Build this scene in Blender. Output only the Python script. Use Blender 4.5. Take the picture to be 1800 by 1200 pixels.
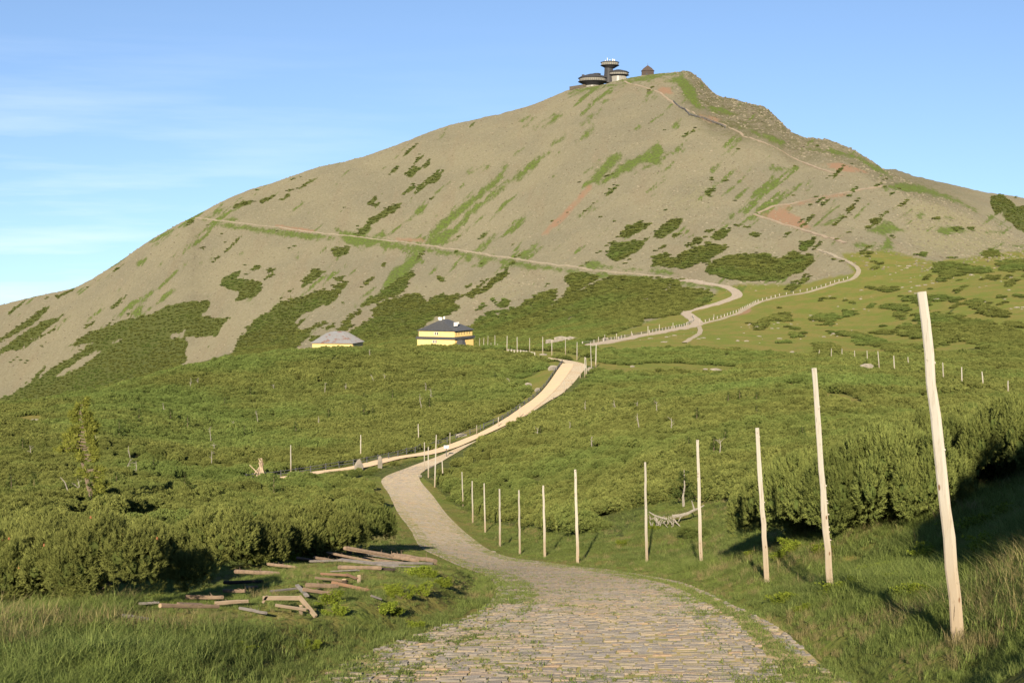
import bpy, math, random
import numpy as np
from mathutils import Vector, Euler

for o in list(bpy.data.objects):
    bpy.data.objects.remove(o)
SC = bpy.context.scene
COL = SC.collection
R = math.radians
random.seed(7)
RNG = np.random.default_rng(7)

# ------------------------------------------------------------------ camera, sky, sun, exposure
F_PX = 2600.0            # focal length in photo pixels (photo 1800 wide)
HOR = 470.0              # true horizon row
ALPHA = math.atan((600 - HOR) / F_PX)
cam_d = bpy.data.cameras.new('camera')
cam = bpy.data.objects.new('camera', cam_d)
COL.objects.link(cam)
cam_d.sensor_width = 36.0
cam_d.lens = 36.0 * F_PX / 1800.0
cam_d.clip_start = 0.5
cam_d.clip_end = 60000
cam.location = (0, 0, 0)
cam.rotation_euler = (R(90) - ALPHA, 0, 0)
SC.camera = cam

SUN_EL, SUN_AZ = 18.5, 6.5     # light travels towards azimuth +5 deg (right of straight ahead)
w = bpy.data.worlds.new('World')
SC.world = w
w.use_nodes = True
nt = w.node_tree
nt.nodes.clear()
sky = nt.nodes.new('ShaderNodeTexSky')
sky.sky_type = 'NISHITA'
sky.sun_disc = False
sky.sun_elevation = R(SUN_EL)
sky.sun_rotation = R(180 + SUN_AZ)
sky.altitude = 1400
sky.air_density = 1.0
sky.dust_density = 0.0
sky.ozone_density = 3.0
tcs = nt.nodes.new('ShaderNodeTexCoord')      # look a little higher into the sky: the real horizon lies below eye level
sks = nt.nodes.new('ShaderNodeMapping'); sks.inputs['Location'].default_value = (0, 0, 0.12); sks.inputs['Scale'].default_value = (1, 1, 0.95)
nt.links.new(tcs.outputs['Generated'], sks.inputs['Vector']); nt.links.new(sks.outputs['Vector'], sky.inputs['Vector'])
bg = nt.nodes.new('ShaderNodeBackground')
bg.inputs['Strength'].default_value = 0.080
wo = nt.nodes.new('ShaderNodeOutputWorld')
# thin high cloud: noise on the view direction, only low over the horizon and stronger to the west (left)
tc = nt.nodes.new('ShaderNodeTexCoord')
mp = nt.nodes.new('ShaderNodeMapping')
mp.inputs['Rotation'].default_value = (0, R(-6), 0)
mp.inputs['Scale'].default_value = (5.0, 5.0, 55.0)
nz = nt.nodes.new('ShaderNodeTexNoise')
nz.inputs['Scale'].default_value = 1.0
nz.inputs['Detail'].default_value = 5.0
nz.inputs['Roughness'].default_value = 0.55
nt.links.new(tc.outputs['Generated'], mp.inputs['Vector'])
nt.links.new(mp.outputs['Vector'], nz.inputs['Vector'])
def wmath(op, a, b=None, clamp=False):
    m = nt.nodes.new('ShaderNodeMath'); m.operation = op; m.use_clamp = clamp
    for i, v in enumerate((a, b)):
        if v is None: continue
        if isinstance(v, (int, float)): m.inputs[i].default_value = v
        else: nt.links.new(v, m.inputs[i])
    return m.outputs[0]
sepw = nt.nodes.new('ShaderNodeSeparateXYZ')
nt.links.new(tc.outputs['Generated'], sepw.inputs[0])
cl = wmath('MULTIPLY', wmath('SUBTRACT', nz.outputs['Fac'], 0.44), 3.2, True)
left = wmath('ADD', wmath('MULTIPLY', sepw.outputs['X'], -2.6), 0.22, True)
low = wmath('SUBTRACT', 1.0, wmath('MULTIPLY', sepw.outputs['Z'], 6.0), True)
clf = wmath('MULTIPLY', wmath('MULTIPLY', cl, left), wmath('MULTIPLY', low, 0.62), True)
mixw = nt.nodes.new('ShaderNodeMix'); mixw.data_type = 'RGBA'
nt.links.new(clf, mixw.inputs['Factor'])
gain = nt.nodes.new('ShaderNodeMix'); gain.data_type = 'RGBA'; gain.blend_type = 'MULTIPLY'
gain.inputs['Factor'].default_value = 1.0
nt.links.new(sky.outputs['Color'], gain.inputs['A'])
gain.inputs['B'].default_value = (1.10, 1.02, 1.0, 1)
nt.links.new(gain.outputs['Result'], mixw.inputs['A'])
mixw.inputs['B'].default_value = (6.6, 7.3, 7.9, 1)
nt.links.new(mixw.outputs['Result'], bg.inputs['Color'])
nt.links.new(bg.outputs[0], wo.inputs[0])

sd = bpy.data.lights.new('sun', 'SUN')
sd.energy = 5.0
sd.angle = R(0.5)
sd.color = (1.0, 0.86, 0.66)
sun = bpy.data.objects.new('sun', sd)
COL.objects.link(sun)
SUNDIR = Vector((math.sin(R(SUN_AZ)) * math.cos(R(SUN_EL)), math.cos(R(SUN_AZ)) * math.cos(R(SUN_EL)), -math.sin(R(SUN_EL))))
sun.rotation_euler = SUNDIR.to_track_quat('-Z', 'Y').to_euler()
sun.location = (-20, -40, 40)
SC.view_settings.view_transform = 'Standard'
SC.view_settings.look = 'None'
SC.view_settings.gamma = 1.0
SC.view_settings.exposure = 1.05
SC.view_settings.use_curve_mapping = False
SC.cycles.max_bounces = 5
SC.cycles.diffuse_bounces = 3
SC.cycles.transmission_bounces = 3
SC.cycles.transparent_max_bounces = 4
SC.cycles.use_denoising = True

# ------------------------------------------------------------------ photo measurements -> world
CA, SA = math.cos(ALPHA), math.sin(ALPHA)
def ray(px, py):
    u = (np.asarray(px, float) - 900) / F_PX
    v = (600 - np.asarray(py, float)) / F_PX
    return u, CA + v * SA, -SA + v * CA
def st(px, py):
    x, y, z = ray(px, py)
    return x / y, z / y
def project(x, y, z):
    f = y * CA - z * SA
    up = y * SA + z * CA
    f = np.where(f > 0.3, f, 0.3)
    return 900 + F_PX * x / f, 600 - F_PX * up / f
def smooth(a, b, x):
    t = np.clip((np.asarray(x, float) - a) / (b - a), 0, 1)
    return t * t * (3 - 2 * t)

def hsh(ix, iy, seed):
    h = (ix * 374761393 + iy * 668265263 + seed * 1442695041) & 0xffffffff
    h = ((h ^ (h >> 13)) * 1274126177) & 0xffffffff
    h = h ^ (h >> 16)
    return (h & 0xffffff) / float(0xffffff)
def vnoise(x, y, seed=0):
    x = np.asarray(x, float); y = np.asarray(y, float)
    ix = np.floor(x).astype(np.int64); iy = np.floor(y).astype(np.int64)
    fx = x - ix; fy = y - iy
    fx = fx * fx * (3 - 2 * fx); fy = fy * fy * (3 - 2 * fy)
    a = hsh(ix, iy, seed); b = hsh(ix + 1, iy, seed); c = hsh(ix, iy + 1, seed); d = hsh(ix + 1, iy + 1, seed)
    return (a + (b - a) * fx) * (1 - fy) + (c + (d - c) * fx) * fy
def fbm(x, y, seed=0, octs=4, gain=0.5):
    s = 0; a = 1.0; t = 0
    for k in range(octs):
        s = s + a * (vnoise(np.asarray(x) * 2 ** k, np.asarray(y) * 2 ** k, seed + k * 17) - 0.5); t += a; a *= gain
    return s / t * 2

# ------------------------------------------------------------------ terrain: rows of (px, distance, py)
ridge = [(-300,1350,640),(0,1400,536),(60,1400,521),(130,1400,506),(160,1400,490),(210,1400,460),(250,1400,433),(300,1400,402),(340,1400,381),
 (420,1410,341),(500,1420,314),(560,1430,293),(600,1440,285),(680,1460,262),(760,1480,231),(800,1490,218),(830,1495,212),(870,1500,203),(920,1505,191),
 (960,1503,176),(1000,1500,159),(1060,1500,148),(1100,1500,139),(1140,1500,132),(1175,1500,129),(1205,1500,128),(1230,1480,143),(1260,1450,169),(1300,1420,181),(1335,1400,189),
 (1370,1370,213),(1390,1350,234),(1412,1340,243),(1440,1320,246),(1490,1270,262),(1520,1240,280),(1550,1210,299),(1600,1180,323),(1700,1120,366),
 (1750,1100,391),(1800,1080,418),(2000,1000,500),(2400,900,600)]
def C(d, ys):
    return [(px, d, y) for px, y in ys]
ROWS = [
 C(18, [(-300,1165),(0,1188),(300,1200),(1450,1200),(1560,1185),(1700,1160),(1800,1115),(2000,1050),(2400,1000)]),
 C(24, [(-300,1090),(0,1102),(600,1103),(1450,1105),(1570,1090),(1690,1075),(1800,1000),(2000,930),(2400,880)]),
 C(33, [(-300,1035),(0,1047),(600,1048),(1300,1052),(1463,1047),(1600,1000),(1700,950),(1800,895),(2000,850),(2400,820)]),
 [(-300,50,1000),(0,50,1006),(600,50,1008),(900,50,1018),(1100,50,1018),(1240,48,1008),(1350,44,985),(1420,42,962),(1500,40,948),(1620,38,922),(1700,37.5,880),(1800,37,850),(2000,37,810),(2400,37,780)],
 C(75, [(-300,950),(0,965),(400,982),(700,978),(900,993),(1135,985),(1250,965),(1350,915),(1500,850),(1800,780),(2400,740)]),
 C(110, [(-300,895),(0,902),(160,893),(400,915),(600,930),(740,948),(900,962),(1000,925),(1200,872),(1350,845),(1500,805),(1800,765),(2400,740)]),
 C(155, [(-300,850),(0,850),(160,848),(400,870),(600,885),(740,900),(820,912),(900,892),(1000,850),(1200,787),(1500,748),(1800,732),(2400,720)]),
 C(215, [(-300,810),(0,802),(160,800),(400,832),(600,824),(720,820),(800,822),(900,800),(1000,780),(1200,736),(1500,706),(1800,706),(2400,706)]),
 [(-300,245,775),(0,252,762),(160,262,753),(400,275,772),(600,275,771),(740,275,766),(830,275,754),(900,275,741),(1000,275,735),(1200,275,696),(1500,275,672),(1800,275,686),(2400,275,690)],
 [(-300,275,748),(0,295,735),(160,310,716),(400,345,697),(600,355,690),(740,355,688),(900,355,676),(1000,355,655),(1200,355,657),(1500,350,648),(1800,345,657),(2400,340,660)],
 [(-300,300,738),(0,330,715),(160,350,694),(330,390,651),(450,410,631),(560,425,619),(700,440,614),(830,445,616),(940,430,620),(1050,430,627),(1200,430,629),(1500,430,629),(1800,420,624),(2400,400,620)],
 [(-300,480,840),(0,480,800),(160,500,770),(400,560,690),(560,600,634),(700,610,622),(780,620,618),(900,580,614),(1000,530,604),(1050,500,605),(1200,540,588),(1500,520,598),(1800,500,580),(2400,480,560)],
 [(-300,1000,770),(0,1120,735),(160,1090,690),(330,1050,640),(450,1000,612),(560,930,612),(700,880,600),(830,820,590),(1000,720,574),(1100,680,562),(1230,625,570),(1300,650,552),(1500,660,530),(1800,640,500),(2400,600,500)],
 [(-300,1290,662),(0,1345,549),(160,1348,501),(250,1350,443),(340,1350,389),(420,1310,395),(500,1280,404),(600,1230,416),(700,1190,427),(760,1170,434),(900,1050,455),(1050,920,475),(1190,830,491),(1260,780,500),(1310,775,502),(1400,790,478),(1500,800,448),(1800,800,455),(2400,760,520)],
 ridge,
 [(p, d * 1.04, y + 9) for p, d, y in ridge],
 [(-300,1700,740),(340,1750,470),(800,1780,320),(1140,1780,240),(1300,1700,280),(1500,1500,305),(1550,1490,320),(1700,1400,388),(1800,1350,438),(2000,1300,520),(2400,1250,620)],
 [(-300,2200,780),(340,2200,560),(800,2200,430),(1140,2150,360),(1300,2000,345),(1450,1950,310),(1500,1940,300),(1550,1920,299),(1600,1900,309),(1650,1880,320),(1700,1870,331),(1800,1850,349),(2000,1800,400),(2400,1700,480)],
 [(-300,3200,720),(900,3200,600),(1800,3000,520),(2400,3000,560)],
 [(-300,9000,640),(900,9000,620),(2400,9000,600)],
 [(-300,40000,560),(900,40000,560),(2400,40000,560)],
]
def pchip_slopes(x, y):
    h = np.diff(x, axis=0); dl = np.diff(y, axis=0) / h
    m = np.zeros_like(y)
    w1 = 2 * h[1:] + h[:-1]; w2 = h[1:] + 2 * h[:-1]
    s = dl[1:] * dl[:-1]
    with np.errstate(divide='ignore', invalid='ignore'):
        mm = (w1 + w2) / (w1 / dl[:-1] + w2 / dl[1:])
    m[1:-1] = np.where(s > 0, mm, 0)
    m[0] = dl[0]; m[-1] = dl[-1]
    return m
def herm(x0, x1, y0, y1, m0, m1, x):
    h = x1 - x0; t = (x - x0) / h
    return (2*t**3-3*t**2+1)*y0 + (t**3-2*t**2+t)*h*m0 + (-2*t**3+3*t**2)*y1 + (t**3-t**2)*h*m1
def pchip1(xk, yk, x):
    xk = np.asarray(xk, float); yk = np.asarray(yk, float)
    m = pchip_slopes(xk[:, None], yk[:, None])[:, 0]
    x = np.clip(x, xk[0], xk[-1])
    i = np.clip(np.searchsorted(xk, x) - 1, 0, len(xk) - 2)
    return herm(xk[i], xk[i+1], yk[i], yk[i+1], m[i], m[i+1], x)

TH_IN = R(20.2)
th_in = np.linspace(-TH_IN, TH_IN, 820)
th_out = np.concatenate([np.linspace(TH_IN, R(60), 60)[1:], np.linspace(R(60), R(180), 50)[1:]])
TH = np.concatenate([-th_out[::-1], th_in, th_out])
S_c = np.tan(np.clip(TH, -R(55), R(55)))
cosc = np.cos(np.clip(TH, -R(30), R(30)))
near = [(0.8, -1.72), (4.0, -2.35), (11.0, -3.75)]
Rk, Tk = [], []
for d, z in near:
    side = smooth(0.12, 0.6, S_c) * d * 0.10
    Rk.append(np.full_like(TH, d)); Tk.append((z + side) / d)
for row in ROWS:
    a = np.array(row, float)
    s, t = st(a[:, 0], a[:, 2])
    Rk.append(pchip1(s, a[:, 1], S_c) / cosc)
    Tk.append(pchip1(s, t, S_c) * cosc)
Rk = np.array(Rk); Tk = np.array(Tk)
wb = smooth(R(32), R(80), np.abs(TH))
flat = (-1.7 - 0.03 * Rk) / Rk
Tk = Tk * (1 - wb) + flat * wb
LR = np.log(Rk)
MK = pchip_slopes(LR, Tk)
K = len(Rk)
K_BASE = 3 + 12      # foot of the mountain
K_RIDGE = 3 + 14

def base_z(x, y):
    x = np.asarray(x, float); y = np.asarray(y, float)
    th = np.arctan2(x, y); r = np.sqrt(x * x + y * y)
    r = np.maximum(r, 0.81)
    lr = np.log(r)
    c = np.clip(np.searchsorted(TH, th) - 1, 0, len(TH) - 2)
    f = np.clip((th - TH[c]) / (TH[c+1] - TH[c]), 0, 1)
    out = 0
    for cc, wgt in ((c, 1 - f), (c + 1, f)):
        L = LR[:, cc]
        k = np.clip((L < lr).sum(0) - 1, 0, K - 2)
        i = np.arange(len(cc))
        t = herm(L[k, i], L[k+1, i], Tk[k, cc], Tk[k+1, cc], MK[k, cc], MK[k+1, cc], np.minimum(lr, L[-1]))
        out = out + wgt * t
    return out * r

def hit(px, py, fn=None):
    """first point of the ground seen along the photo ray"""
    fn = fn or ground_z
    x, y, z = (float(v) for v in ray(px, py))
    ds = np.exp(np.linspace(math.log(8), math.log(2600), 1500))
    g = fn(x / y * ds, ds)
    below = (z / y * ds) < g
    if not below.any():
        return None
    i = int(np.argmax(below))
    if i == 0:
        d = ds[0]
    else:
        e0 = z / y * ds[i-1] - g[i-1]; e1 = z / y * ds[i] - g[i]
        d = ds[i-1] + (ds[i] - ds[i-1]) * e0 / (e0 - e1)
    return Vector((x / y * d, d, z / y * d))
def at_depth(px, py, d):
    x, y, z = (float(v) for v in ray(px, py))
    return Vector((x / y * d, d, z / y * d))

# ---- the cobbled road: paired edge points in the photo
EDGE = [((554,1196),(1490,1200)),((669,1142),(1400,1130)),((763,1107),(1333,1085)),((850,1072),(1265,1053)),((875,1040),(1170,1018)),((864,1018),(1080,1003)),
 ((836,1004),(985,992)),((779,981),(915,983)),((741,962),(863,968)),((722,931),(827,943)),((700,901),(797,916)),((685,870),(766,878)),((672,842),(737,838)),
 ((716,822),(765,818)),((775,800),(800,797)),((812,784),(836,776)),((862,765),(884,752)),((902,742),(925,730)),((935,718),(960,708)),((962,694),(990,690)),
 ((985,668),(1014,666)),((1000,650),(1030,645)),((992,637),(1018,637)),((965,631),(965,628.5)),((940,627),(940,624.5))]
def polyl(pts, n):
    p = np.array(pts, float)
    seg = np.sqrt((np.diff(p, axis=0) ** 2).sum(1)); s = np.concatenate([[0], np.cumsum(seg)])
    u = np.linspace(0, s[-1], n)
    return np.stack([np.interp(u, s, p[:, i]) for i in range(p.shape[1])], 1)
def catmull(pts, per):
    p = np.array(pts, float); p = np.vstack([2*p[0]-p[1], p, 2*p[-1]-p[-2]])
    out = []
    for i in range(1, len(p) - 2):
        t = np.linspace(0, 1, per, endpoint=False)[:, None]
        a, b, c, d = p[i-1], p[i], p[i+1], p[i+2]
        out.append(0.5 * (2*b + (c-a)*t + (2*a-5*b+4*c-d)*t*t + (3*b-a-3*c+d)*t**3))
    out.append(p[-2][None])
    return np.vstack(out)
Lw = [(-3.1,-14),(-3.1,0),(-3.05,9)]; Rw = [(3.4,-14),(3.4,0),(3.65,9)]
for (l, r_) in EDGE:
    a = hit(*l, fn=base_z); b = hit(*r_, fn=base_z)
    Lw.append((a.x, a.y)); Rw.append((b.x, b.y))
RL = catmull(Lw, 14); RR = catmull(Rw, 14)
RC = (RL + RR) / 2
RW = np.maximum(np.sqrt(((RL - RR) ** 2).sum(1)) / 2, 1.6)

# gravel path: left branch from the fork and the sandy lane beside the upper road
GRAV_PX = [(462,844),(480,842),(500,840),(562,830),(625,822),(690,806),(740,799),(778,790),(828,771),(862,756),(895,739),(930,715),(950,700),(970,680),(985,660),(995,645),(996,639)]
GP = catmull([tuple(hit(a, b, fn=base_z))[:2] for a, b in GRAV_PX], 10)

def seg_dist(x, y, line, halfw=None):
    """distance from points to a polyline (minus its half width)"""
    x = np.asarray(x, float); y = np.asarray(y, float)
    best = np.full(x.shape, 1e9)
    for i in range(len(line) - 1):
        ax, ay = line[i]; bx, by = line[i+1]
        dx, dy = bx - ax, by - ay
        L2 = dx*dx + dy*dy + 1e-9
        t = np.clip(((x - ax) * dx + (y - ay) * dy) / L2, 0, 1)
        d = np.hypot(x - ax - t * dx, y - ay - t * dy)
        if halfw is not None:
            d = d - (halfw[i] * (1 - t) + halfw[i+1] * t)
        best = np.minimum(best, d)
    return best
def side_of(x, y):
    """signed: negative left of the road centre line, using nearest segment"""
    x = np.asarray(x, float); y = np.asarray(y, float)
    best = np.full(x.shape, 1e9); sg = np.zeros(x.shape)
    for i in range(len(RC) - 1):
        ax, ay = RC[i]; bx, by = RC[i+1]
        dx, dy = bx - ax, by - ay
        t = np.clip(((x - ax) * dx + (y - ay) * dy) / (dx*dx + dy*dy + 1e-9), 0, 1)
        d = np.hypot(x - ax - t * dx, y - ay - t * dy)
        s = -np.sign(dx * (y - ay) - dy * (x - ax))
        m = d < best
        best = np.where(m, d, best); sg = np.where(m, s, sg)
    return sg
NEARROAD = None
ROADPOLY = np.vstack([RL[::3], RL[-1:], RR[::-1][::3], RR[:1]])
def road_d(x, y):
    x = np.asarray(x, float); y = np.asarray(y, float)
    out = np.full(x.shape, 99.0)
    m = (y > -20) & (y < 520) & (np.abs(x) < 90)
    if m.any():
        xx = x[m]; yy = y[m]; best = np.full(xx.shape, 1e9); ins = np.zeros(xx.shape, bool)
        q = np.roll(ROADPOLY, -1, axis=0)
        for (ax, ay), (bx, by) in zip(ROADPOLY, q):
            if ay != by:
                ins ^= ((ay > yy) != (by > yy)) & (xx < (bx - ax) * (yy - ay) / (by - ay) + ax)
            dx, dy = bx - ax, by - ay
            t = np.clip(((xx - ax) * dx + (yy - ay) * dy) / (dx*dx + dy*dy + 1e-9), 0, 1)
            best = np.minimum(best, np.hypot(xx - ax - t * dx, yy - ay - t * dy))
        out[m] = np.where(ins, -best, best)
    return out
def grav_d(x, y):
    x = np.asarray(x, float); y = np.asarray(y, float)
    out = np.full(x.shape, 99.0)
    m = (y > 150) & (y < 450) & (np.abs(x) < 90)
    if m.any():
        out[m] = seg_dist(x[m], y[m], GP[::3]) - 1.6
    return out

def relief(x, y):
    r = np.hypot(x, y)
    rd = road_d(x, y); gd = grav_d(x, y)
    off = smooth(0.0, 1.5, np.minimum(rd, gd))
    z = off * (0.22 * fbm(x / 2.6, y / 2.6, 3, 3) + 0.10 * fbm(x / 0.6, y / 0.6, 9, 2) * (r < 80)) * smooth(5, 14, r)
    z = z + off * smooth(60, 300, r) * 0.5 * fbm(x / 14, y / 14, 5, 3)
    # bank along the left edge of the road, ditch and bank to the right
    m = (y > 6) & (y < 75) & (rd < 9) & (rd > -1)
    if m.any():
        sd_ = side_of(x[m], y[m])
        l = (sd_ < 0) * smooth(0.5, 1.3, rd[m]) * (1 - smooth(4, 8, rd[m])) * 0.42 * smooth(10, 20, y[m]) * (1 - smooth(42, 62, y[m]))
        rr = (sd_ > 0) * (0.30 * smooth(0.5, 2.2, rd[m]) * (1 - smooth(4, 8, rd[m])) - 0.16 * np.exp(-((rd[m] - 0.35) / 0.25) ** 2)) * (1 - smooth(28, 45, y[m]))
        z[m] += l + rr
    # mountain roughness: scree bumps, gullies, rock ribs on the right-hand ridge
    mm = smooth(620, 900, r)
    if (mm > 0).any():
        z = z + mm * (0.9 * fbm(x / 9, y / 9, 21, 4, 0.6) + 1.6 * fbm(x / 60, y / 120, 23, 3))
        a = np.arctan2(x, y)
        rock = smooth(R(6.0), R(7.4), a) * (1 - smooth(R(14.5), R(16.5), a)) * smooth(1130, 1230, r)
        rib = np.abs(fbm(x / 26, y / 30, 31, 4, 0.6))
        z = z + rock * (5.0 * (rib - 0.22) + 2.2 * (0.35 - np.abs(fbm(x / 8, y / 8, 37, 3, 0.6))))
    return z
def ground_z(x, y):
    x = np.atleast_1d(np.asarray(x, float)); y = np.atleast_1d(np.asarray(y, float))
    return base_z(x, y) + relief(x, y)
def gz(x, y):
    return float(ground_z([x], [y])[0])

# ------------------------------------------------------------------ object helpers
def tag(o, label=None, cat=None, group=None, kind=None):
    if label: o['label'] = label
    if cat: o['category'] = cat
    if group: o['group'] = group
    if kind: o['kind'] = kind
    return o
def empty(name, loc, label, cat, group=None, rz=0.0):
    o = bpy.data.objects.new(name, None)
    COL.objects.link(o); o.location = loc; o.rotation_euler = (0, 0, rz)
    o.empty_display_size = 0.3
    return tag(o, label, cat, group)
def link(name, me, parent=None, loc=None):
    o = bpy.data.objects.new(name, me)
    COL.objects.link(o)
    if parent is not None: o.parent = parent
    if loc is not None: o.location = loc
    return o
def mesh_np(name, V, faces, mat=None, smooth_=False, attrs=None):
    """V (n,3); faces: list of index arrays (m,3) or (m,4) or python lists"""
    me = bpy.data.meshes.new(name)
    V = np.asarray(V, np.float32)
    fl = [np.asarray(f, np.int32) for f in (faces if isinstance(faces, list) else [faces]) if len(f)]
    nl = sum(f.size for f in fl); nf = sum(len(f) for f in fl)
    me.vertices.add(len(V)); me.vertices.foreach_set('co', V.ravel())
    me.loops.add(nl); me.loops.foreach_set('vertex_index', np.concatenate([f.ravel() for f in fl]))
    me.polygons.add(nf)
    st_ = np.concatenate([np.full(len(f), f.shape[1], np.int32) for f in fl])
    ls = np.concatenate([[0], np.cumsum(st_)[:-1]]).astype(np.int32)
    me.polygons.foreach_set('loop_start', ls)
    me.polygons.foreach_set('use_smooth', np.full(nf, smooth_))
    me.update(calc_edges=True)
    for k, v in (attrs or {}).items():
        v = np.asarray(v, np.float32)
        if v.ndim == 1:
            a = me.attributes.new(k, 'FLOAT', 'POINT'); a.data.foreach_set('value', v)
        else:
            a = me.attributes.new(k, 'FLOAT_VECTOR', 'POINT'); a.data.foreach_set('vector', v.ravel())
    if mat: me.materials.append(mat)
    me.validate()
    return me
class MB:
    """collects simple shapes into one mesh"""
    def __init__(s): s.v = []; s.f = []
    def add(s, vs, fs):
        b = len(s.v); s.v += [tuple(p) for p in vs]; s.f += [tuple(i + b for i in f) for f in fs]
    def box(s, c, size, rot=None, taper=1.0):
        hx, hy, hz = size[0]/2, size[1]/2, size[2]/2
        vs = [(-hx,-hy,-hz),(hx,-hy,-hz),(hx,hy,-hz),(-hx,hy,-hz),(-hx*taper,-hy*taper,hz),(hx*taper,-hy*taper,hz),(hx*taper,hy*taper,hz),(-hx*taper,hy*taper,hz)]
        vs = [Vector(v) for v in vs]
        if rot is not None:
            m = rot if not isinstance(rot, (tuple, list)) else Euler(rot).to_matrix()
            vs = [m @ v for v in vs]
        s.add([v + Vector(c) for v in vs], [(3,2,1,0),(4,5,6,7),(0,1,5,4),(1,2,6,5),(2,3,7,6),(3,0,4,7)])
    def tube(s, pts, rad, n=8, cap=True):
        pts = [Vector(p) for p in pts]; b = len(s.v)
        rad = rad if isinstance(rad, (list, tuple)) else [rad] * len(pts)
        for i, p in enumerate(pts):
            t = (pts[min(i+1, len(pts)-1)] - pts[max(i-1, 0)]).normalized()
            a = t.cross(Vector((0.13, 0.97, 0.2))).normalized(); c = t.cross(a)
            for k in range(n):
                q = 2 * math.pi * k / n
                s.v.append(tuple(p + (a * math.cos(q) + c * math.sin(q)) * rad[i]))
        for i in range(len(pts) - 1):
            for k in range(n):
                s.f.append((b+i*n+k, b+i*n+(k+1)%n, b+(i+1)*n+(k+1)%n, b+(i+1)*n+k))
        if cap:
            s.f.append(tuple(b + k for k in range(n))[::-1]); e = b + (len(pts)-1)*n
            s.f.append(tuple(e + k for k in range(n)))
    def lathe(s, prof, n=32, c=(0,0,0), caps=True):
        b = len(s.v)
        for r_, z in prof:
            for k in range(n):
                q = 2*math.pi*k/n; s.v.append((c[0]+r_*math.cos(q), c[1]+r_*math.sin(q), c[2]+z))
        for i in range(len(prof)-1):
            for k in range(n):
                s.f.append((b+i*n+k, b+i*n+(k+1)%n, b+(i+1)*n+(k+1)%n, b+(i+1)*n+k))
        if caps:
            s.f.append(tuple(b+k for k in range(n))[::-1]); e = b+(len(prof)-1)*n; s.f.append(tuple(e+k for k in range(n)))
    def mesh(s, name, mat, smooth_=False):
        me = bpy.data.meshes.new(name); me.from_pydata(s.v, [], s.f); me.materials.append(mat)
        if smooth_: me.polygons.foreach_set('use_smooth', [True]*len(me.polygons))
        me.update(); return me

# ------------------------------------------------------------------ material helpers
class NT:
    def __init__(s, name):
        s.m = bpy.data.materials.new(name); s.m.use_nodes = True
        s.t = s.m.node_tree; s.t.nodes.clear()
        s.out = s.t.nodes.new('ShaderNodeOutputMaterial')
    def n(s, t, **kw):
        nd = s.t.nodes.new(t)
        for k, v in kw.items(): setattr(nd, k, v)
        return nd
    def l(s, a, b): s.t.links.new(a, b)
    def put(s, sock, v):
        if v is None: return
        if isinstance(v, (int, float)): sock.default_value = v
        elif isinstance(v, (tuple, list)): sock.default_value = tuple(v) + ((1,) if len(v) == 3 and sock.type == 'RGBA' else ())
        else: s.l(v, sock)
    def math(s, op, a, b=None, c=None, clamp=False):
        m = s.n('ShaderNodeMath', operation=op, use_clamp=clamp)
        for i, v in enumerate((a, b, c)): s.put(m.inputs[i], v)
        return m.outputs[0]
    def mix(s, f, a, b, blend='MIX'):
        m = s.n('ShaderNodeMix', data_type='RGBA', blend_type=blend)
        s.put(m.inputs['Factor'], f); s.put(m.inputs['A'], a); s.put(m.inputs['B'], b)
        return m.outputs['Result']
    def noise(s, scale, detail=4, rough=0.55, vec=None, dist=0.0):
        x = s.n('ShaderNodeTexNoise')
        x.inputs['Scale'].default_value = scale; x.inputs['Detail'].default_value = detail
        x.inputs['Roughness'].default_value = rough; x.inputs['Distortion'].default_value = dist
        if vec is not None: s.l(vec, x.inputs['Vector'])
        return x.outputs['Fac']
    def vor(s, scale, vec=None, feature='F1', out='Distance'):
        x = s.n('ShaderNodeTexVoronoi', feature=feature); x.inputs['Scale'].default_value = scale
        if vec is not None: s.l(vec, x.inputs['Vector'])
        return x.outputs[out]
    def map(s, vec, scale=(1,1,1), rot=(0,0,0)):
        x = s.n('ShaderNodeMapping'); x.inputs['Scale'].default_value = scale; x.inputs['Rotation'].default_value = rot
        s.l(vec, x.inputs['Vector']); return x.outputs[0]
    def sstep(s, v, a, b):
        x = s.n('ShaderNodeMapRange', interpolation_type='SMOOTHSTEP')
        s.put(x.inputs['Value'], v); x.inputs['From Min'].default_value = a; x.inputs['From Max'].default_value = b
        return x.outputs['Result']
    def attr(s, name):
        a = s.n('ShaderNodeAttribute'); a.attribute_name = name; return a.outputs['Fac']
    def pos(s): return s.n('ShaderNodeNewGeometry').outputs['Position']
    def obj(s): return s.n('ShaderNodeTexCoord').outputs['Object']
    def rnd(s): return s.n('ShaderNodeObjectInfo').outputs['Random']
    def bump(s, h, strength=0.5, dist=0.05):
        b = s.n('ShaderNodeBump'); b.inputs['Strength'].default_value = strength; b.inputs['Distance'].default_value = dist
        s.l(h, b.inputs['Height']); return b.outputs[0]
    def principled(s, col, rough=0.85, normal=None, spec=0.2, metal=0.0, dr=0.9):
        p = s.n('ShaderNodeBsdfPrincipled'); s.put(p.inputs['Base Color'], col); s.put(p.inputs['Roughness'], rough)
        p.inputs['Specular IOR Level'].default_value = spec; p.inputs['Diffuse Roughness'].default_value = dr; p.inputs['Metallic'].default_value = metal
        if normal is not None: s.l(normal, p.inputs['Normal'])
        s.l(p.outputs[0], s.out.inputs[0]); return s.m

def m_plain(name, a, b=None, scale=3.0, rough=0.8, bump=0.0, spec=0.25, metal=0.0, stretch=(1,1,1), k=0.66):
    a = tuple(x * k for x in a); b = tuple(x * k for x in b) if b else None
    t = NT(name); v = t.map(t.obj(), stretch)
    n = t.noise(scale, 5, 0.6, v)
    c = t.mix(t.sstep(n, 0.35, 0.65), a, b or tuple(x * 0.75 for x in a))
    return t.principled(c, rough, t.bump(n, bump, 0.03) if bump else None, spec, metal)

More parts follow.
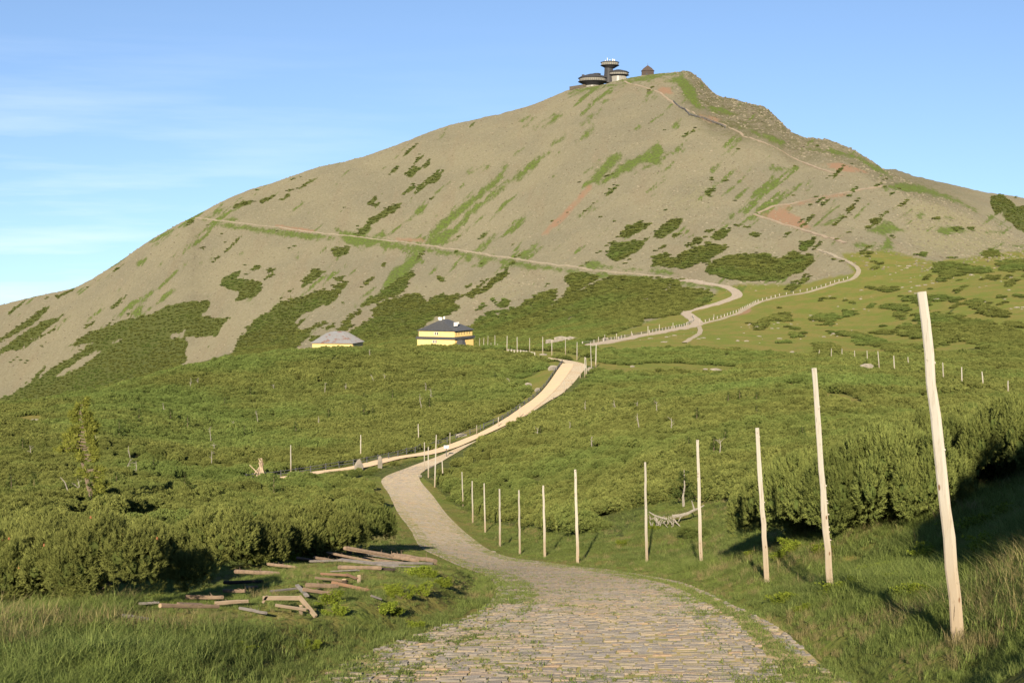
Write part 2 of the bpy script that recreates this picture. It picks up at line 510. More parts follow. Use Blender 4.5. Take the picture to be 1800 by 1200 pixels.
def m_foliage(name, dark, lite, alt, trans=0.22, big=0.02):
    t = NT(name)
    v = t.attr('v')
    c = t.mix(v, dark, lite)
    oi = t.n('ShaderNodeObjectInfo')
    nb = t.noise(big, 3, 0.6, oi.outputs['Location'])
    c = t.mix(t.math('MULTIPLY', t.sstep(nb, 0.42, 0.66), 0.6), c, alt)
    hs = t.n('ShaderNodeHueSaturation')
    t.put(hs.inputs['Value'], t.math('ADD', 0.80, t.math('MULTIPLY', oi.outputs['Random'], 0.4)))
    t.put(hs.inputs['Color'], c)
    d = t.n('ShaderNodeBsdfDiffuse'); tr = t.n('ShaderNodeBsdfTranslucent'); mx = t.n('ShaderNodeMixShader')
    t.l(hs.outputs[0], d.inputs[0]); t.l(hs.outputs[0], tr.inputs[0])
    mx.inputs[0].default_value = trans
    t.l(d.outputs[0], mx.inputs[1]); t.l(tr.outputs[0], mx.inputs[2]); t.l(mx.outputs[0], t.out.inputs[0])
    return t.m

M_PINE = m_foliage('pine_needles', (0.062,0.080,0.022), (0.212,0.226,0.064), (0.112,0.172,0.045), 0.16)
M_SPRUCE = m_foliage('spruce_needles', (0.045,0.068,0.020), (0.105,0.130,0.036), (0.075,0.11,0.03))
M_LARCH = m_foliage('yellow_needles', (0.115,0.135,0.025), (0.25,0.26,0.055), (0.19,0.21,0.04), 0.3)
M_BILB = m_foliage('bilberry_leaves', (0.085,0.125,0.016), (0.25,0.30,0.042), (0.19,0.23,0.03), 0.3, 0.4)
M_GRASS = m_foliage('grass_blades', (0.080,0.125,0.030), (0.250,0.285,0.090), (0.185,0.235,0.055), 0.3, 0.25)
M_STRAW = m_foliage('straw_blades', (0.20,0.17,0.07), (0.34,0.29,0.14), (0.24,0.22,0.09), 0.3, 0.3)

def m_wood(name, pale, tan, crack=(0.06,0.045,0.03)):
    t = NT(name); o = t.obj()
    g = t.noise(5, 6, 0.7, t.map(o, (5, 5, 0.30)))
    k = t.noise(2.2, 4, 0.6, t.map(o, (1.2, 1.2, 0.8)))
    sx = t.n('ShaderNodeSeparateXYZ'); t.l(o, sx.inputs[0])
    low = t.sstep(t.math('ADD', sx.outputs['Z'], t.math('MULTIPLY', k, 1.6)), 3.4, 0.6)
    c = t.mix(low, pale, tan)
    oi = t.rnd()
    c = t.mix(t.math('MULTIPLY', t.sstep(g, 0.52, 0.70), 0.6), c, (0.19,0.14,0.09))
    c = t.mix(t.math('MULTIPLY', t.sstep(g, 0.38, 0.31), 0.9), c, crack)
    kn = t.vor(3.1, t.map(o, (2.2, 2.2, 1.0)))
    c = t.mix(t.sstep(kn, 0.16, 0.08), c, (0.13,0.075,0.04))
    hs = t.n('ShaderNodeHueSaturation'); t.put(hs.inputs['Color'], c)
    t.put(hs.inputs['Value'], t.math('ADD', 0.8, t.math('MULTIPLY', oi, 0.3)))
    return t.principled(hs.outputs[0], 0.8, t.bump(g, 0.5, 0.01), 0.2)
M_POLE = m_wood('bleached_pole_wood', (0.355,0.335,0.285), (0.275,0.222,0.155))
M_SNAG = m_plain('dead_grey_wood', (0.42,0.39,0.33), (0.22,0.20,0.17), 6, 0.85, 0.3, stretch=(4,4,1))
def m_log(name, a, b, c3):
    t = NT(name); o = t.obj()
    g = t.noise(7, 6, 0.65, t.map(o, (0.5, 8, 8)))
    k = t.noise(1.7, 4, 0.6, o)
    c = t.mix(t.sstep(k, 0.40, 0.62), a, b)
    c = t.mix(t.math('MULTIPLY', t.sstep(g, 0.52, 0.72), 0.75), c, c3)
    hs = t.n('ShaderNodeHueSaturation'); t.put(hs.inputs['Color'], c)
    t.put(hs.inputs['Value'], t.math('ADD', 0.75, t.math('MULTIPLY', t.rnd(), 0.45)))
    return t.principled(hs.outputs[0], 0.85, t.bump(g, 0.6, 0.02), 0.15)
M_LOG = {'tan': m_log('weathered_tan_wood', (0.186,0.136,0.093), (0.136,0.099,0.071), (0.068,0.050,0.037)),
         'grey': m_log('weathered_grey_wood', (0.149,0.136,0.124), (0.105,0.096,0.090), (0.050,0.043,0.037)),
         'dark': m_log('rotten_dark_wood', (0.053,0.037,0.028), (0.031,0.024,0.019), (0.015,0.012,0.010)),
         'red': m_log('rotten_orange_wood', (0.165,0.095,0.058), (0.136,0.093,0.062), (0.062,0.043,0.031)),
         'pale': m_log('fresh_pale_wood', (0.223,0.177,0.124), (0.180,0.136,0.096), (0.093,0.068,0.050))}
M_CUT = m_plain('cut_wood_end', (0.46,0.35,0.22), (0.32,0.23,0.14), 9, 0.8)
M_STONE = m_plain('granite', (0.36,0.32,0.26), (0.24,0.215,0.18), 2.2, 0.9, 0.6)
M_STONE_L = m_plain('pale_boulder_stone', (0.36,0.32,0.255), (0.24,0.22,0.18), 0.9, 0.9, 0.6)
M_BARK = m_plain('spruce_bark', (0.26,0.20,0.14), (0.16,0.12,0.09), 8, 0.9, 0.5, stretch=(3,3,1))
M_RAIL = m_plain('weathered_dark_rail', (0.13,0.135,0.14), (0.085,0.085,0.09), 3, 0.7)
M_POSTW = m_plain('whitewashed_post', (0.62,0.58,0.50), (0.45,0.42,0.36), 3, 0.8)

# ------------------------------------------------------------------ masks painted from measured outlines (zoom scale, origin, points)
def Z(s, ox, oy, pts): return [(ox + x / s, oy + y / s) for x, y in pts]
A_ = lambda p: Z(3.334, 0, 360, p)
B_ = lambda p: Z(3.6, 350, 400, p)
C_ = lambda p: Z(3.6, 750, 380, p)
D_ = lambda p: Z(3.6, 700, 120, p)
E_ = lambda p: Z(2.769, 1150, 120, p)
G_ = lambda p: Z(3.6, 1050, 300, p)
H_ = lambda p: Z(4.0, 1400, 300, p)
I_ = lambda p: Z(3.6, 300, 200, p)
J_ = lambda p: Z(3.0, 1200, 500, p)
def ell(cx, cy, a, b, ang, n=12):
    q = R(ang); out = []
    for k in range(n):
        t = 2*math.pi*k/n; u, v_ = a*math.cos(t), b*math.sin(t)
        out.append((cx + u*math.cos(q) - v_*math.sin(q), cy + u*math.sin(q) + v_*math.cos(q)))
    return out
PINE = [
 A_([(380,840),(500,760),(640,710),(700,680),(880,640),(960,600),(1080,565),(1230,560),(1220,620),(1165,645),(1260,665),(1365,655),(1290,720),(1280,765),(1080,775),(1105,820),(1085,860),(1090,920),(900,1100),(500,1300),(-200,1330),(-200,1180),(50,1120),(230,1010),(330,940),(440,880),(550,805)]),
 A_([(-60,830),(0,785),(150,680),(240,610),(300,588),(240,665),(120,745),(0,800)]),
 A_([(-60,900),(0,850),(100,770),(250,680),(350,655),(330,690),(200,770),(110,850),(0,868)]),
 A_([(200,790),(330,715),(320,735),(210,800)]),
 A_([(1300,430),(1420,375),(1395,440),(1530,450),(1530,490),(1510,530),(1370,570),(1410,510),(1365,500),(1295,475)]),
 A_([(635,610),(690,560),(740,520),(735,540),(700,580),(650,612)]), A_([(485,730),(500,705),(560,675),(545,700)]),
 A_([(735,640),(775,632),(770,650),(740,652)]), A_([(150,540),(300,500),(410,483),(300,505),(180,545)]),
 A_([(500,450),(610,370),(715,312),(640,365),(520,445)]), A_([(330,540),(400,500),(450,475),(420,510),(350,545)]),
 B_([(230,740),(350,580),(450,530),(520,470),(650,440),(750,400),(860,390),(840,365),(955,335),(900,400),(880,440),(820,495),(780,490),(640,560),(610,600),(640,650),(720,630),(680,700),(600,780),(560,840),(200,860)]),
 B_([(635,375),(680,310),(720,260),(810,275),(740,330),(650,387)]), B_([(845,130),(950,120),(955,160),(880,187),(840,175)]),
 B_([(835,325),(910,305),(910,330),(880,342)]), B_([(1005,393),(1060,330),(1110,310),(1060,370)]),
 B_([(345,240),(390,237),(380,265),(345,270)]), B_([(405,265),(490,255),(470,285),(430,285)]),
 B_([(550,148),(615,105),(600,125),(560,150)]), B_([(1120,240),(1195,220),(1175,245)]), B_([(110,50),(150,42),(140,60)]), B_([(20,128),(48,118),(35,138)]),
 B_([(275,235),(305,228),(295,244)]), B_([(525,445),(620,425),(600,440)]), B_([(895,480),(925,470),(915,488)]),
 B_([(1120,430),(1250,330),(1340,270),(1375,295),(1330,330),(1310,380),(1270,420),(1160,460),(1050,500),(990,512),(1080,445)]),
 B_([(860,655),(960,550),(1020,520),(1035,530),(960,580),(970,620),(930,655)]),
 B_([(960,650),(1080,580),(1110,550),(1075,520),(1180,465),(1270,440),(1300,420),(1390,420),(1440,460),(1550,405),(1560,430),(1660,410),(1610,480),(1650,510),(1560,560),(1510,560),(1400,640),(1380,680),(1400,780),(900,790)]),
 B_([(740,620),(800,590),(815,600),(760,635)]), B_([(790,630),(860,600),(865,625),(800,645)]), B_([(700,700),(780,670),(740,720),(700,725)]),
 B_([(1500,310),(1560,310),(1540,345),(1510,335)]), B_([(1600,480),(1700,410),(1790,380),(1760,430),(1650,500)]),
 C_([(250,710),(330,640),(400,600),(520,590),(640,540),(680,500),(800,460),(830,480),(790,560),(860,520),(900,430),(870,380),(940,355),(1110,380),(1000,440),(1050,430),(1180,380),(1380,392),(1540,402),(1620,400),(1600,440),(1640,455),(1800,475),(1800,540),(1660,600),(1560,630),(1380,650),(1340,690),(1250,690),(1150,715),(1000,745),(900,760),(800,830),(300,860)]),
 C_([(1215,135),(1270,60),(1370,40),(1420,50),(1290,135)]), C_([(1140,245),(1170,160),(1240,170),(1280,150),(1400,150),(1350,210),(1200,290),(1150,265)]),
 C_([(1430,135),(1480,70),(1560,10),(1620,10),(1600,70),(1500,142)]), C_([(1420,305),(1440,260),(1530,230),(1540,275)]),
 C_([(1510,305),(1600,240),(1740,190),(1800,180),(1800,300),(1700,290),(1600,322)]), C_([(305,510),(440,370),(522,333),(500,380),(370,480)]),
 C_([(60,385),(120,385),(115,415),(80,412)]), C_([(230,450),(290,420),(280,445)]), C_([(400,530),(440,515),(435,548)]), C_([(440,570),(480,515),(525,530),(510,575)]),
 C_([(710,445),(765,430),(750,450)]), C_([(310,590),(370,560),(350,600)]), C_([(200,500),(250,490),(255,520)]), C_([(1435,220),(1530,175),(1500,205)]), C_([(1640,190),(1750,140),(1750,165),(1650,200)]),
 C_([(320,150),(360,110),(400,90),(360,140)]),
 G_([(690,640),(700,600),(760,560),(900,530),(1080,528),(1140,560),(1200,550),(1250,500),(1280,525),(1360,530),(1370,580),(1300,640),(1150,692),(1000,702),(820,690)]),
 G_([(345,602),(370,540),(450,520),(460,560),(560,510),(700,460),(830,475),(810,510),(740,540),(660,580),(560,622),(450,612)]),
 G_([(1280,505),(1300,450),(1380,420),(1385,460),(1310,508)]), G_([(720,400),(770,375),(860,365),(800,430),(750,442)]),
 G_([(960,405),(1000,392),(1040,405),(1000,425)]), G_([(560,470),(640,430),(680,430),(650,455)]), G_([(865,358),(900,335),(930,342),(890,360)]),
 G_([(685,130),(720,115),(750,115),(720,160),(690,165)]), G_([(780,75),(840,42),(820,70)]), G_([(635,190),(670,172),(655,195)]), G_([(470,415),(520,390),(540,395),(490,432)]), G_([(360,508),(440,462),(420,490)]),
 G_([(700,45),(740,38),(720,58)]), G_([(690,385),(735,375),(715,395)]), G_([(930,355),(975,340),(955,360)]),
 H_([(960,650),(1130,650),(1370,700),(1350,722),(1130,722),(970,722)]), H_([(1420,645),(1600,625),(1800,640),(1800,705),(1440,702)]),
 H_([(512,355),(560,335),(612,340),(590,365),(530,372)]), H_([(650,468),(705,460),(690,478)]), H_([(1300,580),(1380,555),(1450,595),(1350,612)]),
 H_([(820,595),(920,585),(910,605)]), H_([(1060,610),(1120,605),(1110,625)]), H_([(960,340),(1015,332),(1000,352)]), H_([(1090,420),(1110,385),(1160,405),(1130,435)]), H_([(1190,405),(1250,405),(1240,425)]),
 H_([(1070,900),(1130,895),(1130,930),(1080,935)]), H_([(1190,920),(1270,910),(1400,970),(1500,1000),(1480,1040),(1300,1010)]), H_([(1360,745),(1420,740),(1400,775),(1310,765)]),
 H_([(680,1020),(720,990),(770,1020),(740,1050)]), H_([(340,1000),(400,975),(415,1020),(350,1025)]), H_([(80,1050),(200,1000),(330,1030),(240,1070)]), H_([(195,1085),(260,1080),(250,1100)]),
 H_([(930,1005),(1150,1035),(1300,1060),(1500,1110),(1620,1150),(1800,1170),(1800,1300),(1400,1270),(1200,1160),(1050,1080)]),
 H_([(830,920),(940,930),(930,960),(850,945)]), H_([(970,755),(1050,760),(1040,782),(980,775)]), H_([(1410,880),(1470,885),(1460,905)]), H_([(1450,1060),(1600,1080),(1600,1110),(1470,1100)]), H_([(1530,870),(1610,890),(1590,905)]),
 J_([(765,250),(900,260),(1050,300),(1200,340),(1270,380),(1400,400),(1600,430),(1800,440),(1800,520),(1500,440),(1200,400),(1050,335),(900,280)]),
 J_([(1140,250),(1230,240),(1230,270),(1160,270)]), J_([(570,225),(620,230),(600,242)]), J_([(570,265),(640,270),(620,282)]), J_([(690,310),(800,320),(830,360),(720,340)]), J_([(905,300),(970,310),(950,325)]), J_([(350,205),(440,215),(400,222)]),
 J_([(1290,150),(1400,165),(1560,200),(1700,260),(1720,380),(1560,330),(1480,270),(1300,200)]),
 H_([(1370,180),(1450,175),(1540,240),(1500,262),(1400,312),(1360,230)]), H_([(1440,320),(1500,265),(1620,240),(1640,450),(1540,400)]),
 I_([(390,590),(460,545),(530,550),(500,575),(410,602)]), I_([(550,550),(620,520),(670,505),(640,535),(570,572)]), I_([(685,548),(750,505),(765,515),(720,548)]), I_([(735,490),(775,480),(765,497)]),
 I_([(800,475),(870,425),(935,395),(900,425),(820,475)]), I_([(1270,570),(1320,562),(1300,605)]), I_([(1380,385),(1400,345),(1435,325),(1430,355)]), I_([(1490,400),(1540,330),(1590,350),(1520,400)]),
 I_([(1165,770),(1260,670),(1320,630),(1380,590),(1470,560),(1440,600),(1360,650),(1290,690),(1230,760)]), I_([(110,710),(125,675),(150,680)]), I_([(520,485),(570,470),(550,490)]), I_([(720,440),(830,390),(800,410)]),
]
HOLES = [C_([(770,685),(830,658),(790,692)]), C_([(870,665),(965,605),(900,662)]), C_([(1365,525),(1440,520),(1380,548)]), C_([(1500,470),(1550,410),(1560,430),(1520,472)]), C_([(1345,600),(1400,570),(1380,600)]), C_([(1320,645),(1350,620),(1340,650)]),
 A_([(970,780),(1090,730),(1070,780)]), A_([(620,820),(720,780),(700,805)]), A_([(320,1010),(400,950),(560,855),(600,855),(500,930),(380,1000)]), C_([(420,620),(480,600),(460,625)]), C_([(780,570),(800,540),(790,575)]), C_([(930,500),(960,475),(945,500)]), C_([(975,460),(1010,430),(1100,390),(1140,392),(1060,420),(990,462)]),
 C_([(170,550),(240,500),(290,520),(230,570)]), C_([(240,690),(350,600),(420,570),(380,610),(280,700)]), C_([(560,440),(640,400),(700,440),(580,500)])]
GRASSP = [
 D_([(170,1090),(270,960),(390,870),(520,770),(600,700),(690,600),(690,640),(640,720),(560,790),(430,900),(350,970),(240,1070)]),
 D_([(250,1090),(350,1000),(450,900),(570,820),(700,700),(800,620),(890,550),(965,525),(880,620),(800,680),(700,740),(600,830),(500,900),(400,1000),(310,1075)]),
 D_([(1160,760),(1250,660),(1330,560),(1400,530),(1420,560),(1350,640),(1270,720)]), D_([(1230,760),(1370,640),(1480,570),(1600,510),(1640,460),(1690,540),(1650,620),(1560,600),(1400,680),(1270,740)]),
 D_([(910,375),(1000,300),(1050,290),(960,362)]), D_([(1150,362),(1230,300),(1300,255),(1200,340)]), D_([(1125,465),(1190,400),(1260,350),(1200,432)]), D_([(960,482),(1050,430),(1000,478)]),
 D_([(1205,225),(1290,178),(1230,212)]), D_([(1290,220),(1395,150),(1320,205)]), D_([(780,380),(870,310),(830,350)]), D_([(860,382),(990,285),(930,340)]), D_([(1180,668),(1290,570),(1220,640)]),
 D_([(760,340),(830,295),(800,330)]), D_([(720,555),(790,505),(750,540)]), D_([(400,850),(470,775),(440,830)]), D_([(500,1075),(580,1020),(540,1070)]),
 D_([(1080,160),(1150,130),(1320,100),(1420,92),(1430,66),(1460,70),(1600,38),(1690,42),(1620,75),(1480,92),(1330,118),(1120,165)]),
 D_([(1690,90),(1760,60),(1800,60),(1790,95)]),
 B_([(1115,432),(1170,350),(1200,280),(1330,190),(1360,150),(1420,128),(1400,210),(1330,280),(1220,370),(1150,402)]), B_([(990,500),(1030,470),(1085,430),(1090,450),(1040,490)]),
 B_([(900,90),(1000,75),(1200,95),(1290,95),(1200,112),(980,120)]), B_([(1420,90),(1500,40),(1560,0),(1660,0),(1600,60),(1540,120),(1440,105)]), B_([(980,60),(1040,20),(1090,0),(1060,40),(1050,65)]), B_([(1100,60),(1170,20),(1190,60)]),
 B_([(1640,170),(1750,160),(1720,210)]), B_([(1730,250),(1800,180),(1800,240)]),
 C_([(210,300),(250,240),(300,240),(280,280)]), C_([(290,325),(350,270),(420,250),(380,300)]), C_([(300,220),(380,150),(450,110),(400,170),(340,225)]), C_([(500,320),(530,270),(560,265),(520,320)]), C_([(580,255),(640,200),(720,170),(680,225),(620,262)]),
 C_([(980,320),(1040,280),(1150,310),(1250,330),(1350,340),(1300,330),(1000,330)]), C_([(1400,350),(1450,320),(1600,370),(1500,375)]),
 I_([(1040,730),(1200,755),(1300,790),(1480,815),(1540,830),(1400,835),(1200,835),(1100,815)]), I_([(300,690),(400,650),(430,670),(380,690)]), I_([(220,655),(340,610),(260,650)]), I_([(480,710),(600,720),(700,760),(620,750)]),
 H_([(500,420),(620,350),(700,380),(780,430),(640,440),(690,560),(560,560),(640,470)]), H_([(580,130),(700,80),(900,110),(1100,190),(1250,260),(1300,300),(1250,290),(1150,230),(900,160),(680,140)]), H_([(980,430),(1000,400),(1100,390),(1200,430),(1050,455)]), H_([(1330,430),(1440,420),(1450,445)]), H_([(840,310),(870,285),(910,310),(880,330)]), H_([(1050,325),(1130,325),(1090,350)]), H_([(1320,300),(1400,340),(1480,390),(1400,350)]), H_([(160,390),(260,340),(360,300),(280,350),(180,392)]),
 H_([(370,520),(420,500),(560,520),(540,560),(420,545)]), H_([(1480,525),(1600,520),(1600,545)]), H_([(1540,560),(1570,580),(1560,600)]),
 E_([(430,295),(500,310),(640,350),(620,390),(520,330)]), E_([(540,490),(580,470),(660,490),(620,500)]), E_([(700,390),(900,400),(1000,430),(1110,490),(1170,550),(980,440),(750,400)]), E_([(90,50),(140,30),(200,100),(230,190),(330,190),(420,230),(300,220),(180,180)]), E_([(50,65),(120,45),(110,65)]),
]
TERR = [(1310,506),(1200,496),(1130,488),(1050,480),(980,472),(930,464),(880,456),(830,448),(756,437),(680,428),(600,418),(520,409),(440,399),(380,391)]
GRASSP.append([(x_, y_ - 1) for x_, y_ in TERR] + [(x_, y_ + 7 + 4 * math.sin(x_ * 0.05)) for x_, y_ in TERR[::-1]])
REDP = [D_([(880,1075),(960,985),(1120,840),(1190,750),(1260,705),(1220,775),(1080,925),(940,1055)]), E_([(0,92),(80,95),(95,130),(30,125)]), E_([(510,715),(640,690),(700,720),(790,795),(650,765),(560,735)]), E_([(180,215),(300,240),(380,290),(230,250)]),
 I_([(660,700),(800,720),(940,745),(900,750),(700,730)]), I_([(1400,790),(1600,790),(1620,810),(1430,805)]), E_([(480,700),(640,660),(780,640),(900,610),(1000,595),(900,628),(640,680)]), G_([(860,920),(900,880),(980,850),(960,900)]), E_([(800,470),(900,460),(1060,510),(900,500)])]
LICH = [D_([(1300,1000),(1500,900),(1700,760),(1800,700),(1900,600),(2100,640),(2100,900),(1800,1000),(1500,1100),(1150,1100)]), C_([(0,600),(100,480),(300,400),(700,340),(750,400),(620,530),(350,600),(200,560)]), H_([(700,560),(760,400),(640,250),(760,150),(950,180),(1200,290),(1450,420),(1650,520),(1600,620),(1300,640),(950,610)]), E_([(640,390),(820,390),(900,430),(700,450)])]

def in_poly_sd(px, py, poly, c=12.0):
    """signed pixel distance (positive inside) for points near the polygon, else -12"""
    p = np.array(poly, float); out = np.full(px.shape, -c)
    m = (px > p[:,0].min()-c) & (px < p[:,0].max()+c) & (py > p[:,1].min()-c) & (py < p[:,1].max()+c)
    if not m.any(): return out
    x = px[m]; y = py[m]; ins = np.zeros(x.shape, bool); dmin = np.full(x.shape, 1e9)
    q = np.roll(p, -1, axis=0)
    for (ax, ay), (bx, by) in zip(p, q):
        if ay != by:
            cr = ((ay > y) != (by > y)) & (x < (bx - ax) * (y - ay) / (by - ay) + ax)
            ins ^= cr
        dx, dy = bx-ax, by-ay
        t = np.clip(((x-ax)*dx + (y-ay)*dy) / (dx*dx+dy*dy+1e-9), 0, 1)
        dmin = np.minimum(dmin, np.hypot(x-ax-t*dx, y-ay-t*dy))
    out[m] = np.where(ins, dmin, -dmin)
    return np.clip(out, -c, c)
def union(px, py, polys, c=12.0):
    o = np.full(px.shape, -c)
    for p in polys: o = np.maximum(o, in_poly_sd(px, py, p, c))
    return o
def fall_streaks(px, py, seed, thr):
    """thin broken strips of growth running down the fall line of the slope"""
    a = R(-40); u = px * math.cos(a) + py * math.sin(a); v = -px * math.sin(a) + py * math.cos(a)
    n = fbm(u / 55, v / 9, seed, 4, 0.6); g = fbm(px / 150, py / 110, seed + 5, 2)
    return np.clip((n + 0.35 * g - thr) * 30, -12, 6)
def meadow_scrub(px, py, md):
    n = fbm(px / 60, py / 15, 511, 4, 0.6) + 0.45 * fbm(px / 160, py / 70, 517, 2)
    k_ = smooth(1330, 1560, px) * smooth(470, 530, py) * smooth(-4, 14, py - np.interp(px, [1200, 1330, 1420, 1495, 1520, 1600], [585, 540, 522, 500, 492, 470]))
    return np.where(md > 2, np.clip((n - 0.52 + 0.30 * k_) * 30, -12, 6) - 12 * (k_ < 0.05), -12)
# open ground inside the pine sea of the middle distance
CLEAR = [
 [(965,633),(990,638),(985,647),(943,693),(913,716),(885,731),(862,744),(820,768),(760,785),(760,778),(830,752),(887,722),(912,709),(930,695),(922,682),(910,668),(937,660),(957,647)],
 [(1040,636),(1100,642),(1160,637),(1300,645),(1290,656),(1200,655),(1050,657)], [(1350,671),(1420,677),(1440,686),(1380,688)], [(1430,690),(1480,692),(1530,708),(1530,722),(1470,712)],
 [(1140,884),(1180,878),(1250,886),(1300,930),(1300,960),(1130,950),(1120,915)], [(1545,648),(1500,640),(1500,652),(1560,660)], [(1640,675),(1720,680),(1740,692),(1650,686)],
 [(640,836),(668,838),(690,880),(720,935),(760,985),(650,990),(648,930),(668,880),(640,856),(600,846)], [(480,835),(640,815),(760,795),(770,800),(680,820),(520,846)],
 [(800,612),(960,612),(1045,632),(1045,645),(1000,632),(900,622)], [(20,735),(70,728),(80,742),(30,748)],
]
NEAR_PINE = [
 [(-300,1085),(0,1078),(150,1076),(300,1064),(330,1022),(345,1000),(540,985),(650,962),(655,930),(675,880),(640,848),(560,846),(480,846),(300,850),(-300,850)],
 [(742,838),(765,855),(800,888),(850,912),(905,926),(950,928),(1005,948),(1050,945),(1095,943),(1125,905),(1180,880),(1250,890),(1300,905),(1335,955),(1380,948),(1480,945),(1540,940),(1610,925),(1640,868),(1700,862),(1760,850),(2000,815),(2000,640),(742,640)],
]
MEADOW = [[(1020,610),(1060,617),(1200,613),(1300,615),(1380,622),(1460,637),(1560,648),(1640,640),(1760,660),(2400,690),(2400,560),(1800,440),(1640,460),(1560,440),(1480,445),(1500,480),(1400,500),(1300,500),(1270,505),(1240,530),(1190,548),(1120,572),(1040,600)]]

# ------------------------------------------------------------------ ground sheets
sub = [2, 4, 6, 26, 26, 34, 34, 34, 26, 26, 26, 22, 22, 22, 26, 56, 92, 8, 6, 16, 6, 4, 3]
sub = sub[:K - 1] + [4] * max(0, K - 1 - len(sub))
sub[K_RIDGE - 2] = 60; sub[K_RIDGE - 1] = 120; sub[K_RIDGE] = 6; sub[K_BASE - 1] = 40; sub[K_BASE - 2] = 26
lrs, knot_row = [], []
for k in range(K - 1):
    knot_row.append(len(lrs))
    for j in range(sub[k]):
        lrs.append((k, j / sub[k]))
knot_row.append(len(lrs)); lrs.append((K - 2, 1.0))
kk = np.array([a for a, b in lrs]); ff = np.array([b for a, b in lrs])
GL = LR[kk] * (1 - ff[:, None]) + LR[kk + 1] * ff[:, None]
GR = np.exp(GL)
GT = herm(LR[kk], LR[kk+1], Tk[kk], Tk[kk+1], MK[kk], MK[kk+1], GL)
GX = GR * np.sin(TH)[None]; GY = GR * np.cos(TH)[None]; GZ = GT * GR
rel = relief(GX.ravel(), GY.ravel()).reshape(GX.shape)
GZ = GZ + rel
rdm = np.minimum(road_d(GX.ravel(), GY.ravel()), grav_d(GX.ravel(), GY.ravel())).reshape(GX.shape)
GZm = GZ - (0.10 + 0.0006 * GR) * smooth(0.05, -0.45, rdm)     # the bed the road sheets lie in
PX, PY = project(GX, GY, GZ)
# outlines wobble a little
wx = PX + 6.0 * fbm(PX / 9, PY / 6, 51, 4, 0.75); wy = PY + 4.0 * fbm(PX / 9, PY / 6, 61, 4, 0.75)
infr = (np.abs(TH) < TH_IN)[None] & (GR > 14)
def field(polys, mask):
    f = np.full(GX.shape, -12.0)
    f[mask] = union(wx[mask], wy[mask], polys)
    return f
far = infr & (GR > 470)
f_pine = field(PINE, far)
f_hole = field(HOLES, far)
f_pine = np.where(far, np.maximum(f_pine, fall_streaks(PX, PY, 401, 0.53)), f_pine)
f_pine = np.where(far, np.maximum(f_pine, meadow_scrub(PX, PY, field(MEADOW, far))), f_pine)
f_pine = np.minimum(f_pine, -f_hole)
f_grass = field(GRASSP, far)
f_mead = field(MEADOW, far)
f_grass = np.where(far & (f_mead < -3), np.maximum(f_grass, fall_streaks(PX, PY, 301, 0.47)), f_grass)
f_red = field(REDP, far)
f_lich = field(LICH, far)
def blur(a, k):
    for ax in (0, 1):
        c = np.cumsum(np.pad(a, [(k + 1, k) if i == ax else (0, 0) for i in (0, 1)], mode='edge'), axis=ax)
        n_ = a.shape[ax]
        a = (np.take(c, np.arange(2*k+1, n_+2*k+1), axis=ax) - np.take(c, np.arange(0, n_), axis=ax)) / (2*k+1)
    return a
f_lich = blur(blur(f_lich, 12), 12)
f_red = blur(f_red, 2)
rowi = np.arange(len(lrs))[:, None] + 0 * GX
mount = smooth(knot_row[K_BASE] - 22, knot_row[K_BASE] - 4, rowi)       # scree starts near the foot
mount = np.where(f_mead > -2, np.minimum(mount, smooth(3, -3, f_mead)), mount)
ang = np.degrees(np.arctan2(GX, GY))
f_rock = smooth(6.0, 7.2, ang) * (1 - smooth(15.0, 18.5, ang)) * smooth(knot_row[K_RIDGE] - 46, knot_row[K_RIDGE] - 30, rowi) * (1 - smooth(9.5, 12, ang) * 0.3)
summit = smooth(3.4, 4.4, ang) * (1 - smooth(6.4, 7.2, ang)) * smooth(knot_row[K_RIDGE] - 14, knot_row[K_RIDGE] - 6, rowi)

# pine thicket cover of near and middle ground
near_open = (GR > 100) & (GR < 470) & infr
seaf = np.zeros(GX.shape)
nm = infr & (GR <= 470)
sd_near = np.full(GX.shape, -12.0); sd_near[nm] = union(PX[nm], PY[nm], NEAR_PINE)
sd_clear = np.full(GX.shape, -12.0); sd_clear[nm] = union(PX[nm], PY[nm], CLEAR)
sea = np.where(PY > 842, sd_near, np.where(PX < 742, 12.0, np.maximum(sd_near, np.where(PY < 642, 12.0, -12.0))))
sea = np.where(GR > 200, 12.0, sea)
sea = np.minimum(sea, -sd_clear)
sea = np.where(nm, sea, -12)
sea = np.where((GR > 470) & (rowi < knot_row[K_BASE]) & infr & (f_mead < 0), 12.0, sea)
f_sea = np.where(GR > 470, np.maximum(sea, f_pine), sea)

tg = NT('mountain_ground')
P = tg.pos()
n1 = tg.noise(0.09, 5, 0.65, P); n2 = tg.noise(0.5, 5, 0.7, P); n3 = tg.noise(3.0, 5, 0.7, P); n5 = tg.noise(0.55, 4, 0.8, P); nbig = tg.noise(0.012, 4, 0.6, P)
streak = tg.noise(0.05, 5, 0.6, tg.map(P, (1.0, 0.18, 0.18), (0, 0, R(-35))))
